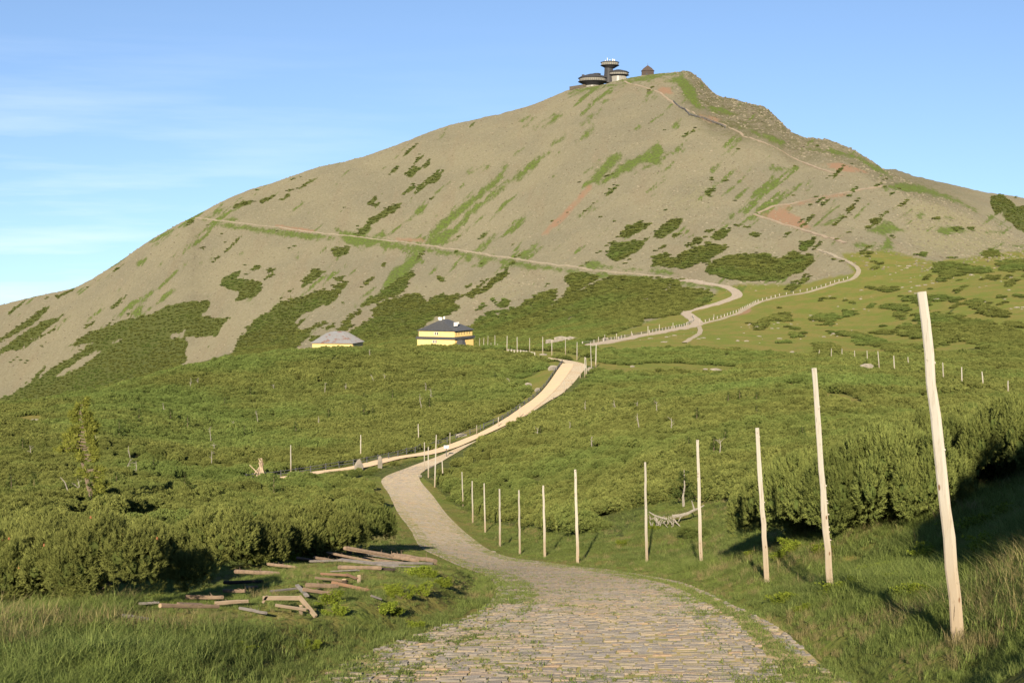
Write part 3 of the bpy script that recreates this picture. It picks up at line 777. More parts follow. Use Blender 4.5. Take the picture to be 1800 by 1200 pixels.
# scree
sc = tg.mix(tg.sstep(nbig, 0.35, 0.65), (0.295,0.258,0.165), (0.250,0.222,0.148))
sc = tg.mix(tg.math('MULTIPLY', tg.sstep(streak, 0.5, 0.66), 0.35), sc, (0.27,0.21,0.135))
sc = tg.mix(tg.math('MULTIPLY', tg.sstep(n2, 0.52, 0.68), 0.55), sc, (0.34,0.295,0.215))
sc = tg.mix(tg.math('MULTIPLY', tg.sstep(n2, 0.46, 0.32), 0.5), sc, (0.13,0.108,0.076))
sc = tg.mix(tg.math('MULTIPLY', tg.sstep(tg.math('ADD', tg.attr('lich'), tg.math('MULTIPLY', tg.math('SUBTRACT', n1, 0.5), 2.4)), -0.1, 1.2), tg.math('MULTIPLY', tg.sstep(n2, 0.36, 0.6), 0.6)), sc, (0.33,0.30,0.145))
rk = tg.mix(tg.sstep(n1, 0.4, 0.6), (0.20,0.17,0.115), (0.125,0.118,0.055))
rk = tg.mix(tg.math('MULTIPLY', tg.sstep(n2, 0.5, 0.68), 0.7), rk, (0.33,0.29,0.20))
sc = tg.mix(tg.math('MULTIPLY', tg.sstep(n5, 0.56, 0.70), 0.75), sc, (0.42,0.375,0.28))
sc = tg.mix(tg.math('MULTIPLY', tg.sstep(n5, 0.45, 0.30), 0.65), sc, (0.14,0.12,0.085))
sc = tg.mix(tg.attr('rock'), sc, rk)
# meadow
n4 = tg.noise(7.0, 4, 0.7, P)
me_ = tg.mix(tg.sstep(n1, 0.38, 0.62), (0.180,0.202,0.045), (0.240,0.205,0.062))
me_ = tg.mix(tg.math('MULTIPLY', tg.sstep(n2, 0.5, 0.7), 0.6), me_, (0.120,0.185,0.032))
me_ = tg.mix(tg.math('MULTIPLY', tg.sstep(n4, 0.55, 0.75), 0.35), me_, (0.27,0.23,0.10))
col = tg.mix(tg.attr('mount'), me_, sc)
gr = tg.mix(tg.sstep(n2, 0.35, 0.62), (0.150,0.225,0.030), (0.105,0.118,0.040))
strk = tg.noise(0.16, 5, 0.7, tg.map(P, (1.0, 0.3, 0.3), (0, 0, R(-35))))
gm = tg.sstep(tg.math('ADD', tg.math('MULTIPLY', tg.attr('grass'), 0.8), tg.math('ADD', tg.math('MULTIPLY', tg.math('SUBTRACT', n2, 0.5), 2.2), tg.math('MULTIPLY', tg.math('SUBTRACT', strk, 0.44), 3.2))), -0.15, 0.65)
col = tg.mix(tg.math('MULTIPLY', gm, 0.92), col, gr)
rm = tg.sstep(tg.math('ADD', tg.math('MULTIPLY', tg.attr('red'), 1.2), tg.math('MULTIPLY', tg.math('SUBTRACT', strk, 0.40), 1.6)), -0.2, 0.5)
col = tg.mix(tg.math('MULTIPLY', rm, tg.sstep(n2, 0.22, 0.52)), col, (0.335,0.205,0.130))
pm = tg.sstep(tg.math('ADD', tg.attr('pine'), tg.math('MULTIPLY', tg.math('SUBTRACT', n2, 0.5), 0.7)), -0.04, 0.06)
pc = tg.mix(tg.sstep(n2, 0.4, 0.62), (0.085,0.100,0.030), (0.130,0.140,0.042))
col = tg.mix(pm, col, pc)
hgt = tg.math('ADD', tg.math('MULTIPLY', n2, 1.0), tg.math('MULTIPLY', n3, 0.35))
col = tg.mix(1.0, col, (0.475, 0.500, 0.520), 'MULTIPLY')
M_GROUND = tg.principled(col, 0.95, tg.bump(hgt, 0.6, 0.6), 0.05)

def grid_mesh(name, r0, r1, mat):
    nr, ncol = r1 - r0, len(TH)
    V = np.stack([GX[r0:r1].ravel(), GY[r0:r1].ravel(), GZm[r0:r1].ravel()], 1)
    idx = np.arange(nr * ncol).reshape(nr, ncol)
    a = idx[:-1, :-1].ravel(); b = idx[:-1, 1:].ravel(); c = idx[1:, 1:].ravel(); d = idx[1:, :-1].ravel()
    at = {}
    for nm_, arr in (('mount', mount), ('rock', np.maximum(f_rock, 0)), ('grass', np.maximum(f_grass / 6, -1 + 1.3 * summit)), ('red', f_red / 8), ('lich', f_lich / 12), ('pine', f_sea / 8)):
        at[nm_] = np.clip(arr[r0:r1].ravel(), -1, 1)
    return mesh_np(name, V, [np.stack([a, b, c, d], 1)], mat, True, at)
rs = knot_row[K_BASE] - 10
tag(link('ground', grid_mesh('ground', 0, rs + 1, M_GROUND)), kind='structure')
tag(link('mountain', grid_mesh('mountain', rs, len(lrs), M_GROUND)), kind='structure')

# ------------------------------------------------------------------ road sheets
def ribbon_pairs(name, A, B, mat, lift, ncross=8, parent=None):
    V = []; nrow = len(A)
    fr = np.linspace(0, 1, ncross)
    P_ = A[:, None, :] * (1 - fr[None, :, None]) + B[:, None, :] * fr[None, :, None]
    z = base_z(P_[..., 0].ravel(), P_[..., 1].ravel())
    dist = np.hypot(P_[..., 0], P_[..., 1]).ravel()
    V = np.stack([P_[..., 0].ravel(), P_[..., 1].ravel(), z + lift * (1 + dist / 250)], 1)
    idx = np.arange(nrow * ncross).reshape(nrow, ncross)
    f = np.stack([idx[:-1, :-1].ravel(), idx[:-1, 1:].ravel(), idx[1:, 1:].ravel(), idx[1:, :-1].ravel()], 1)
    u = np.tile(fr, nrow)
    return mesh_np(name, V, [f], mat, True, {'u': u})
tr_ = NT('cobbled_road_bed'); P = tr_.pos()
na = tr_.noise(0.16, 4, 0.6, P); nb_ = tr_.noise(9, 4, 0.7, P); nc_ = tr_.noise(1.1, 4, 0.6, P)
vz = tr_.vor(6.5, tr_.map(P, (0.8, 1.4, 1.0)), out='Color')
vd = tr_.vor(6.5, tr_.map(P, (0.8, 1.4, 1.0)), 'DISTANCE_TO_EDGE')
sv = tr_.n('ShaderNodeSeparateColor'); tr_.l(vz, sv.inputs[0])
sx_ = tr_.n('ShaderNodeSeparateXYZ'); tr_.l(P, sx_.inputs[0])
far_ = tr_.sstep(sx_.outputs['Y'], 110, 220)
stone = tr_.mix(sv.outputs[0], (0.40,0.35,0.28), (0.52,0.45,0.35))
stone = tr_.mix(tr_.math('MULTIPLY', tr_.sstep(na, 0.48, 0.66), 0.55), stone, (0.42,0.31,0.20))
stone = tr_.mix(tr_.sstep(vd, 0.05, 0.0), stone, (0.13,0.125,0.06))
bed = tr_.mix(tr_.sstep(nc_, 0.4, 0.62), (0.20,0.185,0.08), (0.31,0.25,0.16))
bed = tr_.mix(tr_.math('MULTIPLY', tr_.sstep(nb_, 0.45, 0.65), 0.6), bed, (0.15,0.165,0.045))
M_ROAD = tr_.principled(tr_.mix(1.0, tr_.mix(far_, bed, stone), (0.68, 0.66, 0.62), 'MULTIPLY'), 0.92, tr_.bump(nb_, 0.5, 0.02), 0.1)
road = tag(link('road', ribbon_pairs('road', RL, RR, M_ROAD, 0.02, 14)), kind='structure')
tq = NT('sandy_gravel'); P = tq.pos()
q1 = tq.noise(0.3, 4, 0.6, P); q2 = tq.noise(14, 4, 0.7, P)
qc = tq.mix(tq.sstep(q1, 0.4, 0.62), (0.385,0.29,0.19), (0.34,0.27,0.19)); qc = tq.mix(tq.math('MULTIPLY', tq.sstep(q2, 0.5, 0.7), 0.4), qc, (0.30,0.23,0.15))
M_SAND = tq.principled(qc, 0.95, tq.bump(q2, 0.4, 0.03), 0.08)
def offset_line(line, hw):
    d = np.gradient(line, axis=0); d = d / np.maximum(np.hypot(d[:, 0], d[:, 1]), 1e-6)[:, None]
    nrm = np.stack([-d[:, 1], d[:, 0]], 1)
    hw = np.asarray(hw).reshape(-1, 1)
    return line + nrm * hw, line - nrm * hw
ga, gb = offset_line(GP, np.full(len(GP), 1.7))
tag(link('gravel_path', ribbon_pairs('gravel_path', ga, gb, M_SAND, 0.045, 5)), kind='structure')

def trail(name, pts, wid, mat, lift=0.35, per=8):
    W = [hit(*p) for p in pts]; W = [p for p in W if p is not None]
    ln = catmull([(p.x, p.y) for p in W], per)
    a, b = offset_line(ln, np.full(len(ln), wid / 2))
    fr = np.linspace(0, 1, 4)
    Pn = a[:, None] * (1 - fr[None, :, None]) + b[:, None] * fr[None, :, None]
    zc = ground_z(Pn[..., 0].ravel(), Pn[..., 1].ravel()).reshape(Pn.shape[:2])
    zc = zc * 0.4 + zc.mean(1, keepdims=True) * 0.6 + lift
    V = np.stack([Pn[..., 0].ravel(), Pn[..., 1].ravel(), zc.ravel()], 1)
    ed = V.reshape(len(ln), 4, 3)
    V = np.concatenate([ed, ed[:, [0, 3]] - np.array([0, 0, lift + 2.2])], 1).reshape(-1, 3)
    idx = np.arange(len(ln) * 6).reshape(-1, 6); F = []
    for i, j in ((0, 1), (1, 2), (2, 3), (4, 0), (3, 5)):
        F.append(np.stack([idx[:-1, i], idx[:-1, j], idx[1:, j], idx[1:, i]], 1))
    return tag(link(name, mesh_np(name, V, F, mat, False)), kind='structure')
M_PATH = m_plain('stony_path', (0.31,0.27,0.20), (0.255,0.222,0.165), 0.4, 0.95)
M_PATHR = m_plain('reddish_path', (0.285,0.23,0.17), (0.25,0.205,0.15), 0.3, 0.95)
M_ASPH = m_plain('worn_asphalt', (0.34,0.29,0.23), (0.29,0.25,0.20), 0.5, 0.95)
trail('mountain_road', [(1018,612),(1040,606),(1080,599.5),(1120,592),(1160,585),(1195,579),(1218,573),(1226,569.5),(1222,564),(1212,556),(1205,550),(1212,546.5),(1235,541.5),(1262,534),(1288,525),(1296,518),(1288,510),(1272,503),(1240,498),(1200,492.5)], 5.2, M_ASPH, 0.3)
trail('terrace_path', [(1200,492),(1130,483),(1050,475.5),(980,467),(930,459),(880,451),(830,443),(790,437),(756,432),(720,427),(680,423),(640,418),(600,413.5),(560,409),(520,404),(480,399),(440,394),(400,389),(365,385),(344,383)], 1.6, M_PATH, 0.4)
trail('stone_trail', [(1232,570),(1250,565.5),(1275,559),(1300,550),(1330,534),(1370,523),(1420,514),(1460,502),(1495,492),(1506,484),(1509,475),(1500,466),(1485,458),(1465,449),(1445,441.5),(1438,439)], 2.3, M_PATH, 0.35)
trail('zigzag_trail', [(1486,428),(1465,420),(1440,413),(1415,406),(1390,398),(1365,390),(1340,382),(1326,377)], 2.4, M_PATHR, 0.4)
trail('zigzag_trail', [(1330,375),(1370,361),(1410,354),(1450,346),(1490,338),(1530,331),(1552,327)], 2.2, M_PATHR, 0.4)
trail('ridge_trail', [(1480,309),(1450,300),(1420,289),(1395,278),(1370,264),(1345,252),(1320,243),(1300,233),(1278,223),(1250,212),(1225,203),(1197,190),(1178,177),(1160,163),(1130,153),(1108,148),(1098,143)], 2.0, M_PATHR, 0.4)
trail('side_path', [(1229,574),(1231,582),(1224,590),(1212,597),(1203,603)], 1.8, M_PATH, 0.25)

# ------------------------------------------------------------------ cobbles of the near road
def m_cobble():
    t = NT('cobble_stone'); P = t.pos()
    v = t.math('FRACT', t.math('ADD', t.attr('v'), t.rnd()))
    r = t.n('ShaderNodeValToRGB'); t.l(v, r.inputs[0])
    e = r.color_ramp.elements
    e[0].position = 0.0; e[0].color = (0.27,0.255,0.24,1); e[1].position = 1.0; e[1].color = (0.38,0.355,0.32,1)
    for p, c in ((0.35,(0.32,0.295,0.26,1)),(0.6,(0.42,0.36,0.27,1)),(0.75,(0.33,0.315,0.295,1)),(0.90,(0.43,0.32,0.215,1)),(0.95,(0.33,0.315,0.30,1))):
        x = e.new(p); x.color = c
    na = t.noise(0.22, 3, 0.6, P); nb2 = t.noise(28, 4, 0.65, P); nc2 = t.noise(2.0, 4, 0.6, P)
    c = t.mix(t.math('MULTIPLY', t.sstep(na, 0.5, 0.68), 0.4), r.outputs[0], (0.40,0.30,0.19))
    c = t.mix(t.math('MULTIPLY', t.sstep(nb2, 0.45, 0.7), 0.4), c, (0.16,0.145,0.12))
    c = t.mix(t.math('MULTIPLY', t.sstep(nc2, 0.52, 0.70), 0.45), c, (0.25,0.24,0.12))
    c = t.mix(1.0, c, (0.66, 0.64, 0.61), 'MULTIPLY')
    return t.principled(c, 0.8, t.bump(nb2, 1.0, 0.03), 0.3)
M_COB = m_cobble()
seg = np.hypot(*np.diff(RC, axis=0).T); sarc = np.concatenate([[0], np.cumsum(seg)])
def road_pt(s, u):
    a = np.stack([np.interp(s, sarc, RL[:, i]) for i in (0, 1)], -1)
    b = np.stack([np.interp(s, sarc, RR[:, i]) for i in (0, 1)], -1)
    return a * (1 - u)[..., None] + b * u[..., None]
i0 = int(np.argmin(np.abs(RC[:, 1] - 14.5))); i1 = int(np.argmin(np.abs(RC[:, 1] - 215)))
s = sarc[i0]; cells = []
while s < sarc[i1]:
    fr = (s - sarc[i0]) / (sarc[i1] - sarc[i0])
    dcur = float(np.interp(s, sarc, RC[:, 1])); gk = 1 + max(0, dcur - 45) / 120.0
    Ls = random.uniform(0.15, 0.25) * gk * (0.75 if dcur > 45 else 1 - 0.4 * max(0, dcur - 25) / 20)
    width = float(np.interp(s, sarc, RW)) * 2
    u = -0.01 * random.random()
    while u < 1.0:
        strip = u < 0.17 or u > 0.80
        ws = random.uniform(0.12, 0.22) if strip else random.uniform(0.19, 0.38)
        ws *= gk
        du = ws / width
        cells.append((s, min(u, 1), s + Ls, min(u + du, 1.0), strip))
        u += du
    s += Ls
cells = np.array(cells, float)
keep = cells[:, 3] - cells[:, 1] > 0.012
cen_s = (cells[:, 0] + cells[:, 2]) / 2; cen_u = (cells[:, 1] + cells[:, 3]) / 2
cp = road_pt(cen_s, cen_u)
gap = fbm(cp[:, 0] / 1.3, cp[:, 1] / 1.3, 77, 3)
drop = RNG.random(len(cells)) < np.where(cells[:, 4] > 0, 0.30 + 0.7 * gap, 0.03 + 0.20 * gap)
drop |= (cen_u > 0.90) & (cen_u < 0.965) & (cp[:, 1] < 60)
drop |= (cen_u < 0.04) & (RNG.random(len(cells)) < 0.6) & (cp[:, 1] < 60)
kerbline = (np.abs(cen_u - 0.17) < 0.02)
cells = cells[keep & ~drop]
cen_u = (cells[:, 1] + cells[:, 3]) / 2; cen_s = (cells[:, 0] + cells[:, 2]) / 2
cp = road_pt(cen_s, cen_u)
def cobble_block(c):
    j = 0.005
    s0 = c[:, 0] + j + RNG.uniform(0, .012, len(c)); s1 = c[:, 2] - j - RNG.uniform(0, .012, len(c))
    wd = np.interp(s0, sarc, RW) * 2
    u0 = c[:, 1] + (j + RNG.uniform(0, .010, len(c))) / wd; u1 = c[:, 3] - (j + RNG.uniform(0, .010, len(c))) / wd
    big_ = np.maximum(1.0, np.minimum(1.6, (c[:, 2] - c[:, 0]) / 0.27)); hgt = RNG.uniform(0.006, 0.024, len(c)) * big_; tilt = RNG.uniform(-0.012, 0.012, (len(c), 4)) * big_[:, None]
    ins = 0.10
    out = []
    for k, (a, b) in enumerate(((s0, u0), (s0, u1), (s1, u1), (s1, u0))):
        jit = RNG.uniform(-0.018, 0.018, (len(c), 2))
        p = road_pt(a, b) + jit
        out.append(p)
    cc = sum(out) / 4
    zb = base_z(cc[:, 0], cc[:, 1])
    V = np.zeros((len(c), 8, 3))
    for k in range(4):
        zk = base_z(out[k][:, 0], out[k][:, 1])
        V[:, k, :2] = out[k]; V[:, k, 2] = zk - 0.02
        V[:, k + 4, :2] = out[k] + (cc - out[k]) * ins; V[:, k + 4, 2] = zk + 0.02 + hgt + tilt[:, k]
    return V
CV = cobble_block(cells)
cpx, cpy = project(cp[:, 0], cp[:, 1], base_z(cp[:, 0], cp[:, 1]))
vis = (cpx > 0) & (cpx < 1800) & (cpy < 1198)
score = np.where(vis, cp[:, 1], 1e9)
order = np.argsort(score); own = order[:300]
QF = np.array([(4,5,6,7),(0,1,5,4),(1,2,6,5),(2,3,7,6),(3,0,4,7)])
mask = np.ones(len(cells), bool); mask[own] = False
VV = CV[mask]; n = len(VV)
FF = (QF[None] + 8 * np.arange(n)[:, None, None]).reshape(-1, 4)
st_ob = link('cobbles', mesh_np('cobbles', VV.reshape(-1, 3), [FF], M_COB, False, {'v': np.repeat(RNG.random(n), 8)}), road)
st_ob['kind'] = 'stuff'
for i in own:
    c = CV[i].mean(0)
    me = mesh_np('cobble', CV[i] - c, [QF], M_COB, False, {'v': np.zeros(8)})
    link('cobble', me, road, tuple(c))

# ------------------------------------------------------------------ scatter helper (geometry nodes) for uncountable growth
def scatter(name, pts, rot, scl, idx, protos, label=None):
    colx = bpy.data.collections.new(name + '_kinds')
    for k, p in enumerate(protos):
        o = bpy.data.objects.new('%s_kind_%02d' % (name, k), p); colx.objects.link(o)
    me = bpy.data.meshes.new(name)
    pts = np.asarray(pts, np.float32)
    me.vertices.add(len(pts)); me.vertices.foreach_set('co', pts.ravel())
    a = me.attributes.new('rot', 'FLOAT_VECTOR', 'POINT'); a.data.foreach_set('vector', np.asarray(rot, np.float32).ravel())
    a = me.attributes.new('scl', 'FLOAT_VECTOR', 'POINT'); a.data.foreach_set('vector', np.asarray(scl, np.float32).ravel())
    a = me.attributes.new('idx', 'INT', 'POINT'); a.data.foreach_set('value', np.asarray(idx, np.int32))
    o = link(name, me); o['kind'] = 'stuff'
    if label: o['label'] = label
    g = bpy.data.node_groups.new(name, 'GeometryNodeTree')
    g.interface.new_socket('Geometry', in_out='INPUT', socket_type='NodeSocketGeometry')
    g.interface.new_socket('Geometry', in_out='OUTPUT', socket_type='NodeSocketGeometry')
    gi = g.nodes.new('NodeGroupInput'); go = g.nodes.new('NodeGroupOutput')
    ip = g.nodes.new('GeometryNodeInstanceOnPoints')
    ci = g.nodes.new('GeometryNodeCollectionInfo'); ci.inputs['Collection'].default_value = colx
    ci.inputs['Separate Children'].default_value = True; ci.inputs['Reset Children'].default_value = True
    def na_(nm_, ty):
        q = g.nodes.new('GeometryNodeInputNamedAttribute'); q.data_type = ty; q.inputs['Name'].default_value = nm_
        return [s_ for s_ in q.outputs if s_.enabled and s_.name == 'Attribute'][0]
    e2r = g.nodes.new('FunctionNodeEulerToRotation')
    g.links.new(na_('rot', 'FLOAT_VECTOR'), e2r.inputs[0])
    g.links.new(gi.outputs[0], ip.inputs['Points']); g.links.new(ci.outputs[0], ip.inputs['Instance'])
    ip.inputs['Pick Instance'].default_value = True
    g.links.new(na_('idx', 'INT'), ip.inputs['Instance Index']); g.links.new(e2r.outputs[0], ip.inputs['Rotation'])
    g.links.new(na_('scl', 'FLOAT_VECTOR'), ip.inputs['Scale'])
    g.links.new(ip.outputs[0], go.inputs[0])
    md = o.modifiers.new('scatter', 'NODES'); md.node_group = g
    return o
def rand_dirs(n, up=0.3):
    d = RNG.normal(size=(n, 3)); d[:, 2] = np.abs(d[:, 2]) + up
    return d / np.linalg.norm(d, axis=1)[:, None]
def tufts(cent, dirs, L, nb, wdt, spread, v, jit=0.3):
    """triangular needle sprays: nb blades per tuft"""
    n = len(cent)
    d = np.repeat(dirs, nb, 0) + RNG.normal(size=(n * nb, 3)) * spread
    d /= np.linalg.norm(d, axis=1)[:, None]
    c = np.repeat(cent, nb, 0)
    ln = np.repeat(np.broadcast_to(L, n), nb) * RNG.uniform(1 - jit, 1 + jit, n * nb)
    sd_ = np.cross(d, RNG.normal(size=d.shape)); sd_ /= np.linalg.norm(sd_, axis=1)[:, None]
    wv = (np.repeat(np.broadcast_to(wdt, n), nb) * RNG.uniform(0.7, 1.3, n * nb))[:, None]
    b = c + d * (ln * 0.35)[:, None]
    V = np.stack([c, b + sd_ * wv * 0.5, c + d * ln[:, None], b - sd_ * wv * 0.5], 1).reshape(-1, 3)
    F = np.arange(n * nb * 4).reshape(-1, 4)
    va = np.repeat(np.clip(np.repeat(v, nb) + RNG.normal(0, 0.12, n * nb), 0, 1), 4)
    return V, F, va
def brush(cent, dirs, L, nb, ln, wdt, v):
    """shoots as bottle brushes: needles in whorls along a short stem"""
    n = len(cent); N = n * nb
    d = np.repeat(dirs, nb, 0); c = np.repeat(cent, nb, 0)
    u = np.tile(np.linspace(0.0, 1.0, nb), n) + RNG.normal(0, 0.05, N)
    Ls = np.repeat(L * RNG.uniform(0.7, 1.3, n), nb)
    p = c + d * (u * Ls)[:, None]
    r = RNG.normal(size=(N, 3)); r -= d * (r * d).sum(1)[:, None]; r /= np.linalg.norm(r, axis=1)[:, None]
    nd = r * (0.9 - 0.45 * u)[:, None] + d * (0.45 + 0.5 * u)[:, None]; nd /= np.linalg.norm(nd, axis=1)[:, None]
    s_ = np.cross(nd, RNG.normal(size=nd.shape)); s_ /= np.linalg.norm(s_, axis=1)[:, None]
    lv = (ln * RNG.uniform(0.75, 1.2, N))[:, None]
    V = np.stack([p - s_ * wdt * 0.5, p + s_ * wdt * 0.5, p + nd * lv], 1).reshape(-1, 3)
    F = np.arange(N * 3).reshape(-1, 3)
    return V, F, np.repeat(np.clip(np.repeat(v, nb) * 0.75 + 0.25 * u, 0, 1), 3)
def pine_mesh(name, rx, h, nl, ntuft, L, nb, wdt, mat, spread=0.55, lobe=1.0, tall=0.95):
    """a mountain pine: many rounded lobes of upright shoots over crooked stems"""
    V, F, A = [], [], []; off = 0
    cen, rad = [], []
    for k in range(nl):
        q = 2 * math.pi * (k / nl + 0.1 * random.random()) * 2.4
        rr = rx * (0.15 + 0.75 * math.sqrt(random.random()))
        zz = h * (0.30 + 0.48 * (1 - (rr / rx) ** 2) * random.uniform(0.6, 1.05))
        cen.append((rr * math.cos(q), rr * math.sin(q), zz)); rad.append(random.uniform(0.26, 0.42) * min(rx, h * 1.1) * lobe)
    cen = np.array(cen); rad = np.array(rad)
    w_ = rad ** 2 / (rad ** 2).sum()
    li = RNG.choice(nl, ntuft, p=w_)
    dr = RNG.normal(size=(ntuft, 3)); dr[:, 2] = dr[:, 2] * 0.85 + 0.35; dr /= np.linalg.norm(dr, axis=1)[:, None]
    rr = rad[li] * RNG.uniform(0.78, 1.05, ntuft)
    pts = cen[li] + dr * rr[:, None] * np.array([1, 1, tall])
    keep = pts[:, 2] > 0.04 * h
    # drop shoots buried inside other lobes
    for k in range(nl):
        keep &= ~((np.linalg.norm(pts - cen[k], axis=1) < rad[k] * 0.72) & (li != k))
    pts = pts[keep]; dr = dr[keep]; l2 = li[keep]
    up = dr * 0.75 + np.array([0, 0, 0.75]); up /= np.linalg.norm(up, axis=1)[:, None]
    lv = RNG.uniform(0.2, 0.75, nl)
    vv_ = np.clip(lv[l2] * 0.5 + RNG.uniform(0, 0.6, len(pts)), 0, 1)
    v, f, a = brush(pts, up, L, nb, L * 0.62, wdt, vv_) if spread < 0 else tufts(pts, up, L, nb, wdt, spread, vv_)
    V.append(v); F.append(f); A.append(a); off += len(v)
    # inner mass of each lobe, coloured dark to paint in the shade between shoots
    for k in range(nl):
        n_lat, n_lon = 5, 8
        sv_ = []
        for i in range(n_lat + 1):
            for j in range(n_lon):
                t_ = math.pi * i / n_lat; p_ = 2 * math.pi * j / n_lon
                r_ = rad[k] * random.uniform(0.36, 0.55)
                sv_.append(cen[k] + r_ * np.array([math.sin(t_) * math.cos(p_), math.sin(t_) * math.sin(p_), math.cos(t_)]))
        fi = []
        for i in range(n_lat):
            for j in range(n_lon):
                fi.append((i*n_lon+j, (i+1)*n_lon+j, (i+1)*n_lon+(j+1) % n_lon, i*n_lon+(j+1) % n_lon))
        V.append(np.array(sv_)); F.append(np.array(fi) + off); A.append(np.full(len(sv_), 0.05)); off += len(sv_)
    me = mesh_np(name, np.vstack(V), F, mat, False, {'v': np.concatenate(A)})
    return me, cen, rad
def tube_np(mb, pts, r0, r1, n=6):
    k = len(pts); mb.tube(pts, [r0 + (r1 - r0) * i / (k - 1) for i in range(k)], n)

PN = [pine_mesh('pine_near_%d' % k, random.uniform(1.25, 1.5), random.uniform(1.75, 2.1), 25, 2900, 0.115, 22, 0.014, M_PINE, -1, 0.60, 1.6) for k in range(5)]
PM = [pine_mesh('pine_mid_%d' % k, random.uniform(1.2, 1.6), random.uniform(1.35, 1.7), 22, 1000, 0.19, 10, 0.042, M_PINE, spread=0.6, lobe=0.72, tall=1.35)[0] for k in range(6)]
PF = [pine_mesh('pine_far_%d' % k, random.uniform(1.4, 1.8), random.uniform(1.25, 1.6), 15, 330, 0.34, 8, 0.10, M_PINE, spread=0.6, lobe=0.82, tall=1.2)[0] for k in range(6)]

def cand(r0, r1, step, grow=0.0, half=R(20)):
    """jittered polar lattice of points"""
    out = []; r = r0
    while r < r1:
        st_ = step * (1 + grow * (r - r0))
        k = max(2, int(2 * half * r / st_))
        th = -half + (np.arange(k) + RNG.uniform(0.05, 0.95, k)) * (2 * half / k)
        rr = r + RNG.uniform(-0.45, 0.45, k) * st_
        out.append(np.stack([rr * np.sin(th), rr * np.cos(th)], 1)); r += st_ * 0.92
    return np.vstack(out)
def cover(x, y):
    """pine thicket? -> signed photo-pixel distance"""
    z = ground_z(x, y); px, py = project(x, y, z); r = np.hypot(x, y)
    sn = union(px, py, NEAR_PINE, 60.0); sc_ = union(px, py, CLEAR, 30.0)
    s_ = np.where(py > 842, sn, np.where(px < 742, 60.0, np.maximum(sn, np.where(py < 642, 60.0, -12.0))))
    s_ = np.where(r > 200, 60.0, s_)
    s_ = np.minimum(s_, -sc_)
    m = r > 455
    if m.any():
        wxx = px + 6.0 * fbm(px / 9, py / 6, 51, 4, 0.75); wyy = py + 4.0 * fbm(px / 9, py / 6, 61, 4, 0.75)
        pf = np.minimum(np.maximum(union(wxx, wyy, PINE), fall_streaks(px, py, 401, 0.53)), -union(wxx, wyy, HOLES)); md = union(wxx, wyy, MEADOW); pf = np.maximum(pf, meadow_scrub(px, py, md))
        th = np.arctan2(x, y); kb = np.interp(th, TH, Rk[K_BASE]) * 0.96
        s_ = np.where(m, np.maximum(pf, np.where((md < -1) & (r < kb), 12.0, -12.0)), s_)
    return s_, z, px, py
def front_scale(x, y):
    """0 = leave out, 0.5 = low shrub, 1 = full height, by how near it stands in front of a lane as seen along the slope"""
    f = np.ones(len(x))
    for k_, v_ in ((14, 0.72), (11, 0.6), (8, 0.45), (5, 0.0), (2.5, 0.0)):
        q_ = 1 + k_ / y
        near_ = (grav_d(x * q_, y * q_) < 0.4)
        f = np.where(near_, np.minimum(f, v_), f)
    for k_, v_ in ((7, 0.6), (4, 0.4)):
        q_ = 1 + k_ / y
        f = np.where((y > 225) & (road_d(x * q_, y * q_) < 0.2), np.minimum(f, v_), f)
    return f
def clear_of_roads(x, y, m):
    return (road_d(x, y) > m) & (grav_d(x, y) > m)

def road_ok(x, y, m, mnear):
    """keep the verges mown: wider on the side the shrubs would hang over"""
    return (road_d(x, y) > m) & (grav_d(x, y) > m) & (road_d(x, y + mnear) > 0.3) & (grav_d(x, y + mnear) > 0.3) & (road_d(x - 2.6, y + 2.0) > 0.3)
# --- near thicket: single bushes
bush_spots = []
cc = cand(24, 112, 2.05, 0.012)
cv, z, px, py = cover(cc[:, 0], cc[:, 1])
r_ = np.hypot(cc[:, 0], cc[:, 1])
ok = cv > 0
for ox_, oy_ in ((0.9, 0), (-0.9, 0), (0, -0.7)):
    ok &= cover(cc[:, 0] + ox_, cc[:, 1] + oy_)[0] > 0
ok &= clear_of_roads(cc[:, 0], cc[:, 1], 2.6) & (px > -120) & (px < 1930)
near_pts = np.stack([cc[ok, 0], cc[ok, 1], z[ok]], 1); near_px = px[ok]; near_py = py[ok]; near_cv = cv[ok]
dist = np.hypot(near_pts[:, 0], near_pts[:, 1])
shadow_pts = [(8.3,17.2,0.95),(9.2,19.4,1.05),(10.0,21.6,1.1),(10.9,23.8,1.1),(11.0,18.0,1.3),(12.2,21.5,1.3),(13.0,25.5,1.3)]
front = dist < 62
proto = None
def pine_bush(k, loc, s, rz, label, group):
    me, cen, rad = PN[k % len(PN)]
    o = empty('mountain_pine', loc, label, 'pine bush', group, rz)
    o.scale = s
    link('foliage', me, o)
    return o
stem_mesh = []
for k in range(3):
    mb = MB()
    for j in range(7):
        q = random.uniform(0, 6.28); L_ = random.uniform(0.8, 1.3)
        p = [Vector((0.1*math.cos(q), 0.1*math.sin(q), -0.15))]
        for i in range(5):
            p.append(p[-1] + Vector((math.cos(q + random.uniform(-.5, .5)) * L_ / 5, math.sin(q + random.uniform(-.5, .5)) * L_ / 5, random.uniform(0.02, 0.30))))
        tube_np(mb, p, 0.055, 0.018, 6)
    stem_mesh.append(mb.mesh('pine_stems', M_BARK))
mb = MB(); mb.lathe([(0.012,0),(0.032,0.015),(0.034,0.04),(0.022,0.075),(0.004,0.09)], 8)
M_CONE = m_plain('fresh_cone', (0.42,0.16,0.07), (0.30,0.12,0.05), 9, 0.7)
cone_me = mb.mesh('cone', M_CONE)
idx_front = np.where(front)[0]
idx_front = idx_front[np.argsort(dist[idx_front])]
